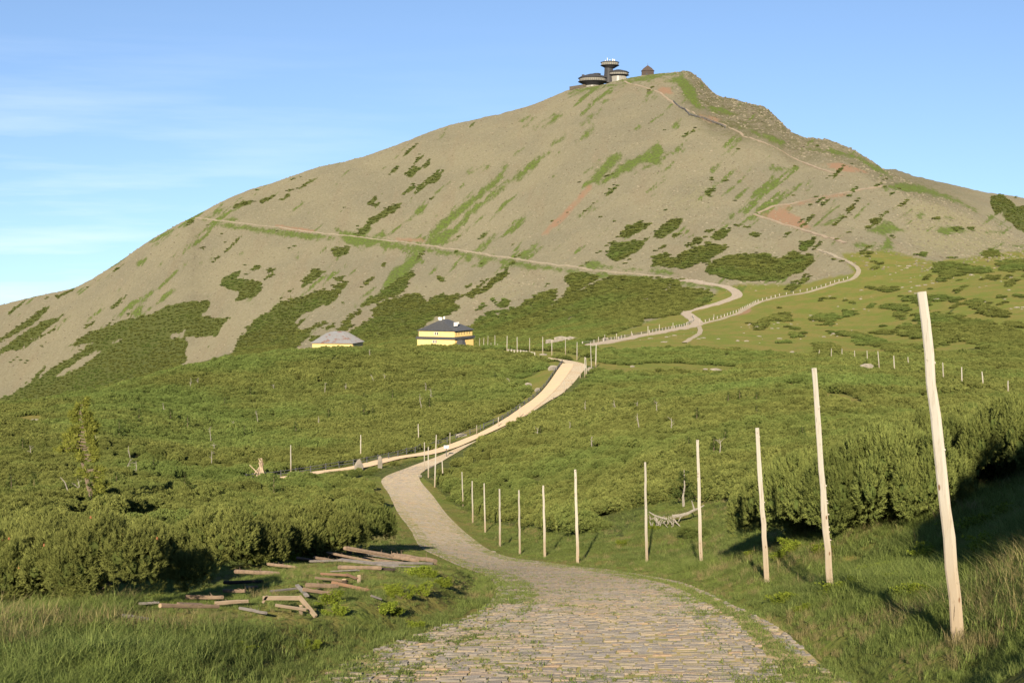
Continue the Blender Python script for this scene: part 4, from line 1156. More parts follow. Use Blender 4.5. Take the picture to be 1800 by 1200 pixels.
for n_, i in enumerate(idx_front[:150]):
    p = near_pts[i]; lft = p[0] < 0
    side = 'left bank above the scattered timber' if lft else 'right of the marker poles'
    lab = ('olive green mountain pine bush in the thicket on the %s' % side)
    s = random.uniform(0.82, 1.12) * (0.9 if near_cv[i] < 5 else 1.0)
    o = pine_bush(int(RNG.integers(5)), (p[0], p[1], p[2] - 0.12), (s * random.uniform(.9, 1.15), s * random.uniform(.9, 1.15), s * (1.0 if lft else 1.08)), random.uniform(0, 6.28), lab, 'mountain pines on the left bank' if lft else 'mountain pines right of the poles')
    if dist[i] < 48: link('stems', stem_mesh[n_ % 3], o)
LEFTB = [((-25,1078),175,'big dark pine bush cut by the left edge of the photo'),((70,1080),180,'big pine bush at the left front of the bank, studded with small cones'),((165,1076),185,'big pine bush in the middle of the left front row'),((262,1066),150,'pine bush at the right end of the left front row, shading the grass')]
for k, (b, hp, lab) in enumerate(LEFTB):
    p = hit(*b); s = hp * p.y / F_PX / 2.05
    o = pine_bush(k + 1, (p.x, p.y + 0.9, p.z - 0.12), (s * 0.95, s * 0.9, s), k * 1.7, lab, 'front row of pines on the left bank')
    me, cen, rad = PN[(k + 1) % 5]
    for q in range(6):
        c_ = cen[random.randrange(len(cen))]; k_ = link('cone', cone_me, o); k_.location = Vector(c_) + Vector((random.uniform(-.3, .3), -0.35, 0.35)); k_.scale = (0.7,) * 3
for k, (b, hp, lab) in enumerate([((372,1000),115,'second row pine bush beside the shaded hollow'),((432,992),112,'second row pine bush above the bilberry strip'),((492,988),108,'second row pine bush behind the left end of the timber heap'),((550,985),108,'second row pine bush behind the middle of the timber heap'),((605,976),105,'second row pine bush nearest the road verge')]):
    p = hit(*b); s = hp * p.y / F_PX / 2.0
    pine_bush(k, (p.x, p.y + 1.1, p.z - 0.12), (s * 1.0, s * 0.95, s), k * 2.1, lab, 'second row of pines on the left bank')
    pine_bush(k + 2, (p.x + 0.6, p.y + 3.4, gz(p.x + 0.6, p.y + 3.4) - 0.12), (s * 1.0, s * 0.95, s), k * 2.9, 'pine bush behind the second row on the left bank', 'pines behind the second row on the left bank')
TALL = [((1392,958),165,'tall mountain pine behind the third pole, ragged left end of its row'),((1440,960),190,'tall mountain pine between the third pole and the leaning pole'),((1486,954),175,'tall mountain pine right behind the leaning pole'),
 ((1528,946),190,'tall mountain pine right of the dark gap'),((1578,940),205,'tall dense mountain pine before the shaded bank'),((1622,928),195,'tall mountain pine left of the nearest pole, in half shade'),
 ((1672,872),165,'mountain pine on the bank behind the nearest pole'),((1735,864),170,'mountain pine on the bank right of the nearest pole'),((1795,858),170,'mountain pine on the bank at the right edge of the photo')]
for k, (b, hp, lab) in enumerate(TALL):
    p = hit(*b); s = hp * p.y / F_PX / 1.95
    o = pine_bush(k, (p.x, p.y + 0.7, p.z - 0.1), (s * 0.74, s * 0.74, s), k * 1.1, lab, 'tall mountain pines right of the poles')
    for j in range(2):
        xx = p.x + random.uniform(-0.2, 1.8); yy = p.y + 3.0 + 2.2 * j
        pine_bush(k + j, (xx, yy, gz(xx, yy) - 0.2), (s * 0.85, s * 0.85, s * 0.95), k + j, 'tall mountain pine in the back of the row on the right bank', 'back row of tall mountain pines')
p = hit(1222, 948); pine_bush(2, (p.x, p.y + 0.5, p.z - 0.1), (0.75, 0.75, 0.45), 0.4, 'low rounded mountain pine in front of the fallen grey branch', 'mountain pines right of the poles')
for k, (x, y, s) in enumerate(shadow_pts):
    pine_bush(k, (x, y, gz(x, y) - 0.1), (s, s, s * 1.9), k * 1.3, 'tall mountain pine bush at the near right roadside', 'mountain pines beside the near road')
rest = np.concatenate([np.where(~front)[0], idx_front[150:]])
pts = near_pts[rest]; n = len(pts)
SP = [pts - [0, 0, 0.15]]; SS = [np.stack([RNG.uniform(.9, 1.3, n), RNG.uniform(.9, 1.3, n), RNG.uniform(.8, 1.2, n)], 1)]; SI = [RNG.integers(0, 6, n)]
cc = cand(110, 245, 1.75, 0.0035); cv, z, px, py = cover(cc[:, 0], cc[:, 1])
ok = (cv > 0) & road_ok(cc[:, 0], cc[:, 1], 2.2, 5.0); n = ok.sum()
clump = 0.85 + 0.45 * fbm(cc[ok, 0] / 9, cc[ok, 1] / 9, 91, 3); clump *= front_scale(cc[ok, 0], cc[ok, 1])
SP.append(np.stack([cc[ok, 0], cc[ok, 1], z[ok] - 0.1], 1)); SS.append(np.stack([RNG.uniform(.75, 1.15, n) * clump, RNG.uniform(.75, 1.15, n) * clump, RNG.uniform(.65, 1.1, n) * clump], 1)); SI.append(RNG.integers(0, 6, n))
pts = np.vstack(SP); n = len(pts)
rot = np.stack([RNG.normal(0, .06, n), RNG.normal(0, .06, n), RNG.uniform(0, 6.28, n)], 1)
scatter('pine_thicket', pts, rot, np.vstack(SS), np.concatenate(SI), PM)
SP, SS, SI = [], [], []
cc = cand(243, 470, 1.95, 0.0018); cv, z, px, py = cover(cc[:, 0], cc[:, 1])
ok = (cv > 0) & road_ok(cc[:, 0], cc[:, 1], 1.9, 4.5); n = ok.sum()
clump = 0.82 + 0.5 * fbm(cc[ok, 0] / 11, cc[ok, 1] / 11, 91, 3); clump *= front_scale(cc[ok, 0], cc[ok, 1])
SP.append(np.stack([cc[ok, 0], cc[ok, 1], z[ok] - 0.1], 1)); SS.append(np.stack([RNG.uniform(.8, 1.2, n) * np.clip(clump * 1.3, 0, 1), RNG.uniform(.8, 1.2, n) * np.clip(clump * 1.3, 0, 1), RNG.uniform(.6, 1.0, n) * clump * 1.1], 1)); SI.append(RNG.integers(0, 6, n))
cc = np.vstack([cand(470, 1420, 2.0, 0.0010), cand(1420, 1960, 5.0, 0.0)]); cc = cc[(np.hypot(cc[:, 0], cc[:, 1]) < 1420) | (np.arctan2(cc[:, 0], cc[:, 1]) > R(14.5))]; cv, z, px, py = cover(cc[:, 0], cc[:, 1])
ok = (cv > -1.4 + 2.8 * RNG.random(len(cv))) & (px > -30) & (px < 1830); n = ok.sum()
SP.append(np.stack([cc[ok, 0], cc[ok, 1], z[ok] - 0.1], 1)); SS.append(np.stack([RNG.uniform(.75, 1.15, n), RNG.uniform(.75, 1.15, n), RNG.uniform(.35, .75, n)], 1)); SI.append(RNG.integers(0, 6, n))
pts = np.vstack(SP); n = len(pts)
rot = np.stack([RNG.normal(0, .06, n), RNG.normal(0, .06, n), RNG.uniform(0, 6.28, n)], 1)
scatter('distant_pine_thicket', pts, rot, np.vstack(SS), np.concatenate(SI), PF)
print('far pines', n)

# ------------------------------------------------------------------ grass
def grass_mesh(name, nb, hmin, hmax, rad, wdt, mat, lean=0.5):
    V, F3, A = [], [], []
    for k in range(nb):
        q = random.uniform(0, 6.28); r_ = rad * math.sqrt(random.random())
        b = np.array([r_*math.cos(q), r_*math.sin(q), -0.03]); h = random.uniform(hmin, hmax)
        a = random.uniform(0, 6.28); ln = random.uniform(0.15, lean) * h
        dx = np.array([math.cos(a), math.sin(a), 0]); sx = np.array([-dx[1], dx[0], 0]) * wdt
        m_ = b + dx * ln * 0.3 + np.array([0, 0, h * 0.6]); tip = b + dx * ln + np.array([0, 0, h * random.uniform(0.8, 1.0)])
        i = len(V); V += [b - sx, b + sx, m_ + sx * .7, m_ - sx * .7, tip]
        F3 += [(i, i+1, i+2), (i, i+2, i+3), (i+3, i+2, i+4)]
        A += [min(1, max(0, random.gauss(0.45, 0.25)))] * 5
    return mesh_np(name, np.array(V), [np.array(F3)], mat, False, {'v': np.array(A)})
GN_ = [grass_mesh('grass_a_%d' % k, 70, 0.10, 0.36, 0.20, 0.0045, M_GRASS, 1.5) for k in range(5)] + [grass_mesh('grass_b_%d' % k, 34, 0.24, 0.50, 0.14, 0.0036, M_STRAW, 1.1) for k in range(2)]
TIMBER = [[(200,1110),(240,1060),(330,1030),(420,985),(560,960),(740,965),(800,985),(835,1030),(790,1075),(640,1095),(520,1105)]]
TM = []
def grass_zone(r0, r1, step, grow):
    cc = cand(r0, r1, step, grow, R(31) if r1 < 80 else R(20))
    x, y = cc[:, 0], cc[:, 1]
    z = ground_z(x, y); px, py = project(x, y, z)
    rd = np.minimum(road_d(x, y), grav_d(x, y))
    sn = union(px, py, NEAR_PINE, 40.0)
    ok = (rd > 0.12) & (sn < 32) & ((r1 < 80) | ((px > -60) & (px < 1860))) & (py < 1320)
    ok &= (RNG.random(len(x)) < 0.65 + 0.35 * smooth(0.1, 1.6, rd))
    TM.append(smooth(-12, 10, union(px, py, TIMBER))[ok])
    return x[ok], y[ok], z[ok], rd[ok]
X, Y, Z_, RD = [], [], [], []
for a in ((14.5, 34, 0.135, 0.02), (34, 75, 0.22, 0.02), (75, 135, 0.40, 0.01), (135, 240, 0.75, 0.006)):
    x, y, z, rd = grass_zone(*a); X.append(x); Y.append(y); Z_.append(z); RD.append(rd)
x = np.concatenate(X); y = np.concatenate(Y); z = np.concatenate(Z_); rd = np.concatenate(RD); n = len(x)
d_ = np.hypot(x, y)
tm = np.concatenate(TM)
sc_ = 0.82 * (1 - 0.66 * tm) * (0.42 + 0.58 * smooth(0.25, 2.2, rd)) * RNG.uniform(0.55, 1.25, n) * (1 + 0.6 * fbm(x / 2.4, y / 2.4, 5, 3)) * (1 - 0.25 * smooth(40, 90, d_))
straw = (fbm(x / 2.2, y / 2.2, 15, 3) > 0.16) & (RNG.random(n) < 0.5)
ix = np.where(straw, RNG.integers(5, 7, n), RNG.integers(0, 5, n))
scatter('grass', np.stack([x, y, z], 1), np.stack([RNG.normal(0, .12, n), RNG.normal(0, .12, n), RNG.uniform(0, 6.28, n)], 1),
        np.stack([sc_ * (1 + d_ / 90), sc_ * (1 + d_ / 90), sc_], 1), ix, GN_)
print('grass', n)
# small tufts rooted between the cobbles
GT_ = [grass_mesh('grass_tuft_%d' % k, 26, 0.03, 0.085, 0.10, 0.0045, M_GRASS, 1.2) for k in range(3)]
nt_ = 26000
ss = sarc[i0] + (sarc[i1] - sarc[i0]) * RNG.random(nt_) ** 2.2
uu = RNG.random(nt_)
pp = road_pt(ss, uu)
gg = fbm(pp[:, 0] / 1.3, pp[:, 1] / 1.3, 77, 3)
st2 = (uu < 0.17) | (uu > 0.80)
okk = (gg > 0.0) & (RNG.random(nt_) < np.where(st2, 0.9, 0.22)) | ((np.abs(uu - 0.17) < 0.012) & (RNG.random(nt_) < 0.9)) | ((np.abs(uu - 0.80) < 0.012) & (RNG.random(nt_) < 0.6)) | ((uu > 0.895) & (uu < 0.968)) | ((uu < 0.05) & (RNG.random(nt_) < 0.7))
pp = pp[okk]; n = len(pp); zz = base_z(pp[:, 0], pp[:, 1]) + 0.02
sc2 = RNG.uniform(0.6, 1.3, n)
scatter('joint_grass', np.stack([pp[:, 0], pp[:, 1], zz], 1), np.stack([np.zeros(n), np.zeros(n), RNG.uniform(0, 6.28, n)], 1), np.stack([sc2 * 1.3, sc2 * 1.3, sc2], 1), RNG.integers(0, 3, n), GT_)

# ------------------------------------------------------------------ marker poles
def pole_mesh(top, rad, seed, rings=12, n=10, knots=True):
    """from the ground (origin) to top (vector), tapered, a little crooked, with stubs of cut branches"""
    rr = random.Random(seed); mb = MB(); pts, rads = [], []
    for i in range(rings + 1):
        t = i / rings
        wob = Vector((rr.uniform(-1, 1), rr.uniform(-1, 1), 0)) * rad * 0.16 * (0 < i < rings)
        pts.append(Vector((0, 0, -0.25)).lerp(Vector(top), t) + wob); rads.append(rad * (1.0 - 0.30 * t) * rr.uniform(0.94, 1.06))
    mb.tube(pts, rads, n)
    if knots:
        for i in range(int(rings * 1.2)):
            t = rr.uniform(0.06, 0.97); p = Vector((0, 0, 0)).lerp(Vector(top), t); q = rr.uniform(0, 6.28)
            d = Vector((math.cos(q), math.sin(q), 0.25)); r_ = rad * (1 - 0.3 * t)
            mb.tube([p + d * r_ * 0.7, p + d * r_ * 1.12], [rad * 0.30, rad * 0.20], 6)
    return mb.mesh('marker_pole', M_POLE)
def pole(base, top, label, group, rad, seed, loc=None):
    p = hit(*base) if loc is None else loc
    t = at_depth(top[0], top[1], p.y)
    big = p.y < 130
    me = pole_mesh(t - p, rad * random.uniform(0.9, 1.1), seed, 12 if big else 5, 10 if big else 6, p.y < 160)
    o = link('marker_pole', me, None, p)
    return tag(o, label, 'marker pole', group)
ordn = ['first','second','third','fourth','fifth','sixth','seventh','eighth','ninth','tenth','eleventh','twelfth','thirteenth','fourteenth','fifteenth','sixteenth','seventeenth','eighteenth','nineteenth','twentieth','twenty-first','twenty-second','twenty-third','twenty-fourth','twenty-fifth','twenty-sixth','twenty-seventh','twenty-eighth']
ROW1 = [((1690,1122),(1620,513)),((1463,1050),(1431,647)),((1350,1022),(1331,752)),((1233,993),(1226,773)),((1137,990),(1134,812)),((1016,990),(1011,825)),((958,979),(955,853)),((914,974),(912,861)),((879,960),(878,859)),((853,936),(851,849)),((831,918),(830,845)),((814,889),(812,829))]
lab1 = ['thick bleached marker pole leaning left, nearest of the roadside row', 'leaning marker pole beside the mound of bright bilberry', 'marker pole in front of the tall dark pine bushes, shadow crossing its foot',
 'marker pole beside the fallen grey dead branch', 'straight marker pole before the mossy clearing', 'straight marker pole at the bend of the cobbled road']
for i, (b, t) in enumerate(ROW1):
    lab = lab1[i] if i < len(lab1) else '%s marker pole from the near end of the roadside row, past the bend' % ordn[i]
    pole(b, t, lab, 'marker poles along the right of the cobbled road', 0.072 if i < 3 else 0.075, 10 + i)
ROW2 = [((764,856),(767,764)),((779,846),(777,809)),((753,839),(753,785)),((746,827),(746,777)),((791,781),(791,760)),((838,764),(838,747)),((876,750),(876,733)),((914,734),(914,713)),((972,702),(972,692)),((992,692),(991,667)),((1005,677),(1004,667))]
for i, (b, t) in enumerate(ROW2):
    pole(b, t, '%s thin marker pole from the fork on the climb to the upper bend' % ordn[i], 'thin marker poles beyond the fork', 0.085, 40 + i)
ROW3 = [((511,832),(511,782)),((634,806),(634,764)),((736,780),(735,745))]
for i, (b, t) in enumerate(ROW3):
    pole(b, t, ['marker pole behind the left gravel branch near the stick pile','marker pole standing behind the broad border stone','marker pole on the pine slope above the rail fence'][i], 'marker poles behind the left branch', 0.09, 60 + i)
ROW4 = [((1020,664),(1020,644)),((1028,663),(1028,627)),((1031,661),(1029.5,628)),((1040,654),(1038,601)),((1047,645),(1048,605)),((1014,633),(1014.5,601)),((994,623),(994,592)),((970,625),(970,597)),((954,623),(954,592)),((931,620),(931,594)),((909,619),(909,592)),((891,617),(891.5,590)),((874,613),(874.5,604)),((870,613),(870,589)),((863,612),(863,602)),((857,612),(858,590)),((850,612),(850.5,594)),((843,612),(843,594))]
for i, (b, t) in enumerate(ROW4):
    k = len(ROW4) - 1 - i
    pole(b, t, '%s weathered marker pole counted from the yellow hut along the crest' % ordn[k], 'marker poles along the crest', 0.12, 70 + i)
ROW5 = [((1052,604),(1052,592)),((1063,599),(1063,588)),((1083.6,598),(1083.6,586)),((1110,593),(1110,582)),((1139,590),(1139,573)),((1159,584),(1159,570)),((1183,581),(1183,567)),((1208,577),(1208,565)),((1230,573),(1230.5,559)),((1255,561),(1255,552))]
for i, (b, t) in enumerate(ROW5):
    pole(b, t, '%s marker pole from the lower end of the white post fence' % ordn[i], 'marker poles along the mountain road', 0.13, 100 + i)
ROW6 = [((1438,629),(1440.6,615)),((1461,632),(1461.5,612)),((1480,630),(1480,613)),((1503,635),(1502,616)),((1525,640),(1524,616)),((1546,650),(1543,617)),((1573,657),(1571,625)),((1597,648),(1596,627)),((1628,666),(1628,630)),((1659,672),(1657,637)),((1691,681),(1690.5,645)),((1730,686),(1726,653)),((1772,698),(1772,669))]
for i, (b, t) in enumerate(ROW6):
    pole(b, t, '%s pole from the meadow end of the line through the far right pines' % ordn[i], 'poles through the right-hand pine heath', 0.12, 120 + i)

# ------------------------------------------------------------------ fences
def fence(name, pxs, nposts, h, rails, label, mat_post, mat_rail, pr, rr, postcap=None, off=0.0, jitter=0.04):
    W = [hit(*p) for p in pxs]
    ln = polyl([tuple(p) for p in W], nposts)
    zz = ground_z(ln[:, 0], ln[:, 1])
    root = empty(name, (ln[0, 0], ln[0, 1], zz[0]), label, 'fence')
    o0 = Vector(root.location)
    pm_ = MB(); pm_.box((0, 0, h / 2 - 0.15), (pr * 2, pr * 2, h + 0.3), taper=0.92); pme = pm_.mesh('post', mat_post)
    P3 = [Vector((ln[i, 0], ln[i, 1], zz[i])) - o0 for i in range(nposts)]
    for p in P3:
        q = link('post', pme, root, p); q.rotation_euler = (random.gauss(0, jitter), random.gauss(0, jitter), random.uniform(0, 1))
    for j, zr in enumerate(rails):
        for i in range(nposts - 1):
            a = P3[i] + Vector((0, 0, zr)); b = P3[i+1] + Vector((0, 0, zr)); e = (b - a).normalized() * 0.05
            mb = MB(); mb.tube([a - e, (a + b) / 2 + Vector((0, 0, -0.03)), b + e], rr, 6); link('rail', mb.mesh('rail', mat_rail), root)
    return root
fence('rail_fence', [(395,851),(450,843),(502,837),(534,832),(566,827),(595,822),(626,817),(654,812),(683,806),(708,800),(731,795),(752,789),(778,780),(800,772),(820,766),(845,756)], 26, 1.0, (0.45, 0.85), 'low dark rail fence behind the left gravel branch', M_RAIL, M_RAIL, 0.06, 0.045)
fence('rail_fence', [(850,753),(887,737),(915,717),(940,699),(962,676),(980,650),(988,639)], 24, 1.0, (0.4, 0.85), 'dark rail fence along the sandy lane up to the crest', M_RAIL, M_RAIL, 0.08, 0.06)
fence('rail_fence', [(893,619),(920,621),(940,624.5)], 10, 0.9, (0.75,), 'short pale fence on the crest beside the upper bend', M_POSTW, M_POSTW, 0.1, 0.06)
fence('post_fence', [(1024,606.5),(1060,601),(1100,593.5),(1140,586.5),(1180,579),(1210,571),(1221,564),(1216,558)], 34, 1.25, (0.55, 1.0), 'fence of pale posts and dark rails along the mountain road', M_POSTW, M_RAIL, 0.13, 0.09)
fence('post_fence', [(1240,566),(1270,557.5),(1300,547),(1330,531),(1370,520),(1420,511),(1460,499),(1490,490)], 40, 1.15, (0.95,), 'fence of thin posts along the stone trail', M_POSTW, M_RAIL, 0.12, 0.06)
fence('trail_railing', [(1184,180),(1190,187),(1205,196),(1212,205),(1240,211),(1262,219),(1275,225)], 14, 1.8, (1.0, 1.7), 'dark railing along the ridge trail under the summit', M_RAIL, M_RAIL, 0.28, 0.24)

# ------------------------------------------------------------------ stones, sign, stick pile
def rock_mesh(name, sx, sy, sz, seed, mat, sub_=2, rough=0.25, top=0.0):
    import bmesh
    bm = bmesh.new(); bmesh.ops.create_icosphere(bm, subdivisions=sub_, radius=1)
    r2 = random.Random(seed); ph = [r2.uniform(0, 50) for _ in range(3)]
    for v in bm.verts:
        d = v.co.normalized()
        nzv = float(fbm(d.x * 1.6 + ph[0] + d.z * 0.7, d.y * 1.6 + ph[1] - d.z * 0.9, seed, 3, 0.6))
        m = max(abs(d.x), abs(d.y), abs(d.z)); k = (1 + rough * nzv) * (0.55 + 0.45 / m)
        v.co = Vector((d.x * sx * k, d.y * sy * k, d.z * sz * k))
        if top: f = 1 - top * max(0, v.co.z / sz); v.co.x *= f; v.co.y *= f
    me = bpy.data.meshes.new(name); bm.to_mesh(me); bm.free(); me.materials.append(mat); return me
p = hit(631, 828); o = link('border_stone', rock_mesh('border_stone', 0.62, 0.36, 0.98, 3, M_STONE_L, 3, 0.2, 0.55), None, p + Vector((0, 0, 0.75))); tag(o, 'broad pointed granite border stone at the road fork', 'stone')
p = hit(668, 823); o = link('border_stone', rock_mesh('border_stone', 0.34, 0.26, 0.98, 8, M_STONE_L, 3, 0.15, 0.25), None, p + Vector((0, 0, 0.8))); tag(o, 'slim upright granite border stone at the road fork', 'stone')
p = hit(784.5, 802); sg = empty('sign_board', p, 'small white sign board on a dark post beside the fork', 'sign')
mb = MB(); mb.tube([(0,0,-0.2),(0,0,1.3)], 0.06, 8); link('post', mb.mesh('post', M_RAIL), sg)
M_WHITE = m_plain('white_painted_board', (0.75,0.73,0.69), (0.62,0.60,0.56), 4, 0.6, k=1.0)
mb = MB(); mb.box((0, -0.05, 1.5), (0.72, 0.06, 0.40)); mb.box((0, 0.02, 1.72), (0.80, 0.26, 0.05)); link('board', mb.mesh('board', M_WHITE), sg)
M_STICK = m_log('peeled_pale_stick', (0.40,0.33,0.24), (0.34,0.26,0.18), (0.18,0.13,0.09))
p = hit(459, 842); sp = empty('stick_pile', p, 'cone of stacked pale poles beside the rail fence', 'stick pile')
for k in range(22):
    q = 2 * math.pi * k / 22 + random.uniform(-.1, .1); r_ = random.uniform(0.55, 0.95); h = random.uniform(2.1, 2.9)
    mb = MB(); a = Vector((r_*math.cos(q), r_*math.sin(q), -0.1)); b = Vector((0.35*math.cos(q + 2.6) * random.random(), 0.35*math.sin(q + 2.6) * random.random(), h))
    mb.tube([a, b], [0.075, 0.055], 6); link('stick', mb.mesh('stick', M_STICK if k % 3 else M_LOG['tan']), sp)
mb = MB(); mb.tube([(0.25,-0.9,-0.6),(0.05,-0.2,1.6)], [0.08, 0.06], 6); link('stick', mb.mesh('stick', M_STICK), sp)
mb = MB(); mb.tube([(-0.2,0.0,0.6),(-1.5,-0.3,2.0)], [0.07, 0.05], 6); link('stick', mb.mesh('stick', M_STICK), sp)
mb = MB(); mb.tube([(-1.5,0.0,-0.1),(0.0,-0.2,2.0)], [0.07, 0.05], 6); link('stick', mb.mesh('stick', M_STICK), sp)

# ------------------------------------------------------------------ scattered timber on the left bank
LOGS = [((600,967),(667,983),4,'red','orange-flecked log crossing behind the timber heap'),((607,977),(733,998),8,'tan','longest thick log lying on top of the timber heap'),((610,984),(691,1008),5,'tan','slim stripped pole with twig stubs sloping off the heap'),
((667,977),(695,984),6,'dark','short dark rotten log behind the heap'),((692,983),(765,993),9,'tan','thick splintered log at the road end of the heap'),((728,996),(767,1003),3,'tan','thin plank under the splintered log'),
((598,998),(697,1015),6,'grey','long silver-grey plank in front of the heap'),((597,1005),(668,1015),7,'tan','brown bark log with a dark sawn end'),((583,1011),(630,1013),4,'grey','short grey plank beside the pale stump'),((563,1017),(610,1018),4,'red','reddish plank resting on the dark stump'),
((608,1017),(627,1025),4,'red','short reddish board leaning down from the stump'),((523,984),(570,991),5,'red','orange split rail at the left of the heap'),((553,983),(602,992),5,'tan','tan rail lying left of the heap'),((578,979),(612,985),4,'pale','splintered pale branch at the back left of the heap'),
((585,1032),(648,1047),6,'red','split orange log pointing down the bank'),((653,1058),(670,1064),3.5,'grey','short grey stick end lowest on the bank'),((540,1036),(593,1044),9,'tan','thick round log behind the bright bilberry bush'),((533,1046),(584,1054),6,'tan','log under the thick round log'),
((522,1037),(540,1058),5,'grey','short leaning board left of the thick round log'),((476,1047),(522,1042),4,'grey','thin grey rail left of the leaning board'),((484,1077),(538,1085),6,'pale','pale stick below the board frame'),
((329,1058),(391,1064),7,'tan','short thick log by the dark pine shade'),((378,1073),(437,1068),7,'pale','pale tapered log, middle of the lower row'),((282,1097),(384,1079),7,'tan','long pale log in the grass, lowest left'),((315,1077),(357,1075),7,'tan','splintered flat board behind the long pale log'),
((415,1010),(489,1019),8,'tan','log with a pale sawn end at the edge of the shade'),((471,995),(524,1002),5,'tan','single log lying in grass before the left heap'),((395,1031),(462,1034),6,'dark','dark log half in the pine shade'),((393,1049),(431,1050),6,'tan','short log in front of the dark log'),((433,1042),(452,1040),5,'pale','tiny pale stump end between two logs'),
((467,1065),(527,1061),5,'pale','second pale plank under the board frame'),((215,1093),(262,1105),6,'grey','splintered grey branch far left in the grass'),((422,1079),(468,1091),5,'grey','grey stick sinking into the grass'),((245,1071),(280,1071),4,'grey','faint grey rail in the long grass'),
((646,1003),(716,1010),4,'dark','dark pole shaded under the longest log'),((628,986),(700,992),4,'dark','narrow dark pole wedged in the heap'),((690,1000),(742,1004),3,'grey','grey lath at the right foot of the heap'),
((615,973),(722,991),4.5,'grey','grey pole fanning out beside the longest log'),((640,984),(747,999),5,'tan','tan pole under the splintered end of the heap'),((590,989),(682,1004),4.5,'tan','tan pole at the front left of the heap'),((660,994),(760,1001),4.5,'grey','grey pole reaching the road end of the heap'),((600,1003),(693,1021),4.5,'dark','dark pole below the silver-grey plank'),((575,974),(652,990),4.5,'tan','tan pole at the back of the heap'),((545,990),(612,1000),4,'grey','thin grey pole at the left foot of the heap'),((555,1024),(612,1030),4,'tan','tan stick between the stumps and the thick round log')]
for i, (a, b, dp, mt, lab) in enumerate(LOGS):
    pa = hit(*a); pb = hit(*b)
    if abs(pa.y - pb.y) > 0.35 * (pa - pb).length and abs(a[0]-b[0]) > 30:   # lying along the slope contour
        ym = (pa.y + pb.y) / 2
        pa = at_depth(a[0], a[1], pa.y * 0.4 + ym * 0.6); pb = at_depth(b[0], b[1], pb.y * 0.4 + ym * 0.6)
    ym = (pa.y + pb.y) / 2; rad = dp * ym / F_PX / 2 * (1.0 if dp > 7 else 1.15)
    mid = (pa + pb) / 2
    for p_ in (pa, pb): p_.z = max(p_.z, gz(p_.x, p_.y) + rad * 0.5)
    gm = gz(mid.x, mid.y) + rad * 0.6
    lift = max(0, gm - (pa.z + pb.z) / 2)
    heap = (0.0, 0.22, 0.34, 0.0, 0.10, 0.0, 0.12, 0.02)[i] if i < 8 else 0.0
    pa.z += lift + 0.09 + heap * 1.2; pb.z += lift + 0.09 + heap * 0.7
    d = pb - pa; L_ = d.length; mid = (pa + pb) / 2
    flat_ = 'plank' in lab or 'board' in lab or 'lath' in lab
    mb = MB(); rr = random.Random(i)
    k = 7; pts = []; rads = []
    for j in range(k):
        t = j / (k - 1) - 0.5
        pts.append(Vector((t * L_, rr.uniform(-.12, .12) * rad, rr.uniform(-.12, .12) * rad))); rads.append(rad * (1.0 - 0.22 * (t + 0.5)) * rr.uniform(0.92, 1.08))
    if flat_:
        rot_ = Euler((rr.uniform(-.4, .4), 0, 0)).to_matrix()
        mb.box((0, 0, 0), (L_, rad * 2.4, rad * 0.9), rot_)
    else:
        mb.tube(pts, rads, 9)
        for j in range(rr.randint(2, 6)):
            t = rr.uniform(-.45, .45); q = rr.uniform(0, 3.14)
            mb.tube([(t * L_, math.cos(q) * rad * .8, math.sin(q) * rad * .8), (t * L_ + rr.uniform(-.1, .1), math.cos(q) * rad * 1.7, math.sin(q) * rad * rr.uniform(1.3, 2.4))], [rad * 0.16, rad * 0.06], 5)
    o = link('log' if not flat_ else 'board', mb.mesh('log', M_LOG[mt]), None, mid)
    o.rotation_euler = d.to_track_quat('X', 'Z').to_euler()
    tag(o, lab, 'log' if not flat_ else 'board', 'timber scattered on the left bank')
    if not flat_:
        mb = MB(); mb.tube([(-L_/2 - 0.006, 0, 0), (-L_/2 + 0.004, 0, 0)], rads[0] * 0.93, 9); link('sawn_end', mb.mesh('sawn_end', M_CUT), o)
for (x0, y0, x1, y1, dp, mt, lab) in [(631,1011,631,1024,7,'pale','pale upright stump in front of the bark log'),(605,1018,605,1032,9,'dark','dark burnt stump propping the reddish plank'),(529,1064,529,1079,7,'pale','pale stump block under the board frame corner')]:
    p = hit(x1, y1); rad = dp * p.y / F_PX / 2; h = (y1 - y0) * p.y / F_PX
    mb = MB(); mb.tube([(0,0,-0.12),(0,0,h*0.5),(0.01,0,h)], [rad*1.1, rad, rad*0.97], 12); o = link('stump', mb.mesh('stump', M_LOG[mt]), None, p); tag(o, lab, 'stump', 'timber scattered on the left bank')
    mb = MB(); mb.lathe([(rad*0.9, h),(rad*0.86, h+0.012)], 12); link('sawn_end', mb.mesh('sawn_end', M_CUT), o)
# nailed corner of pale boards
p = hit(527, 1078); bf = empty('nailed_boards', p, 'broken corner of pale boards nailed together', 'boards', 'timber scattered on the left bank')
sc1 = p.y / F_PX
for (a, b, t_) in (((462,1056),(531,1056),6.5), ((527,1052),(556,1087),6), ((462,1064),(470,1052),4)):
    A3 = at_depth(a[0], a[1], p.y - 0.3) - p; B3 = at_depth(b[0], b[1], p.y - 0.5 if b[1] > 1080 else p.y - 0.3) - p
    d = B3 - A3; mb = MB(); mb.box((0,0,0), (d.length, 0.05, t_ * sc1)); q = link('plank', mb.mesh('plank', M_LOG['pale']), bf, (A3 + B3) / 2 + Vector((0, -0.06 * (t_ == 6), 0.05))); q.rotation_euler = d.to_track_quat('X', 'Z').to_euler()

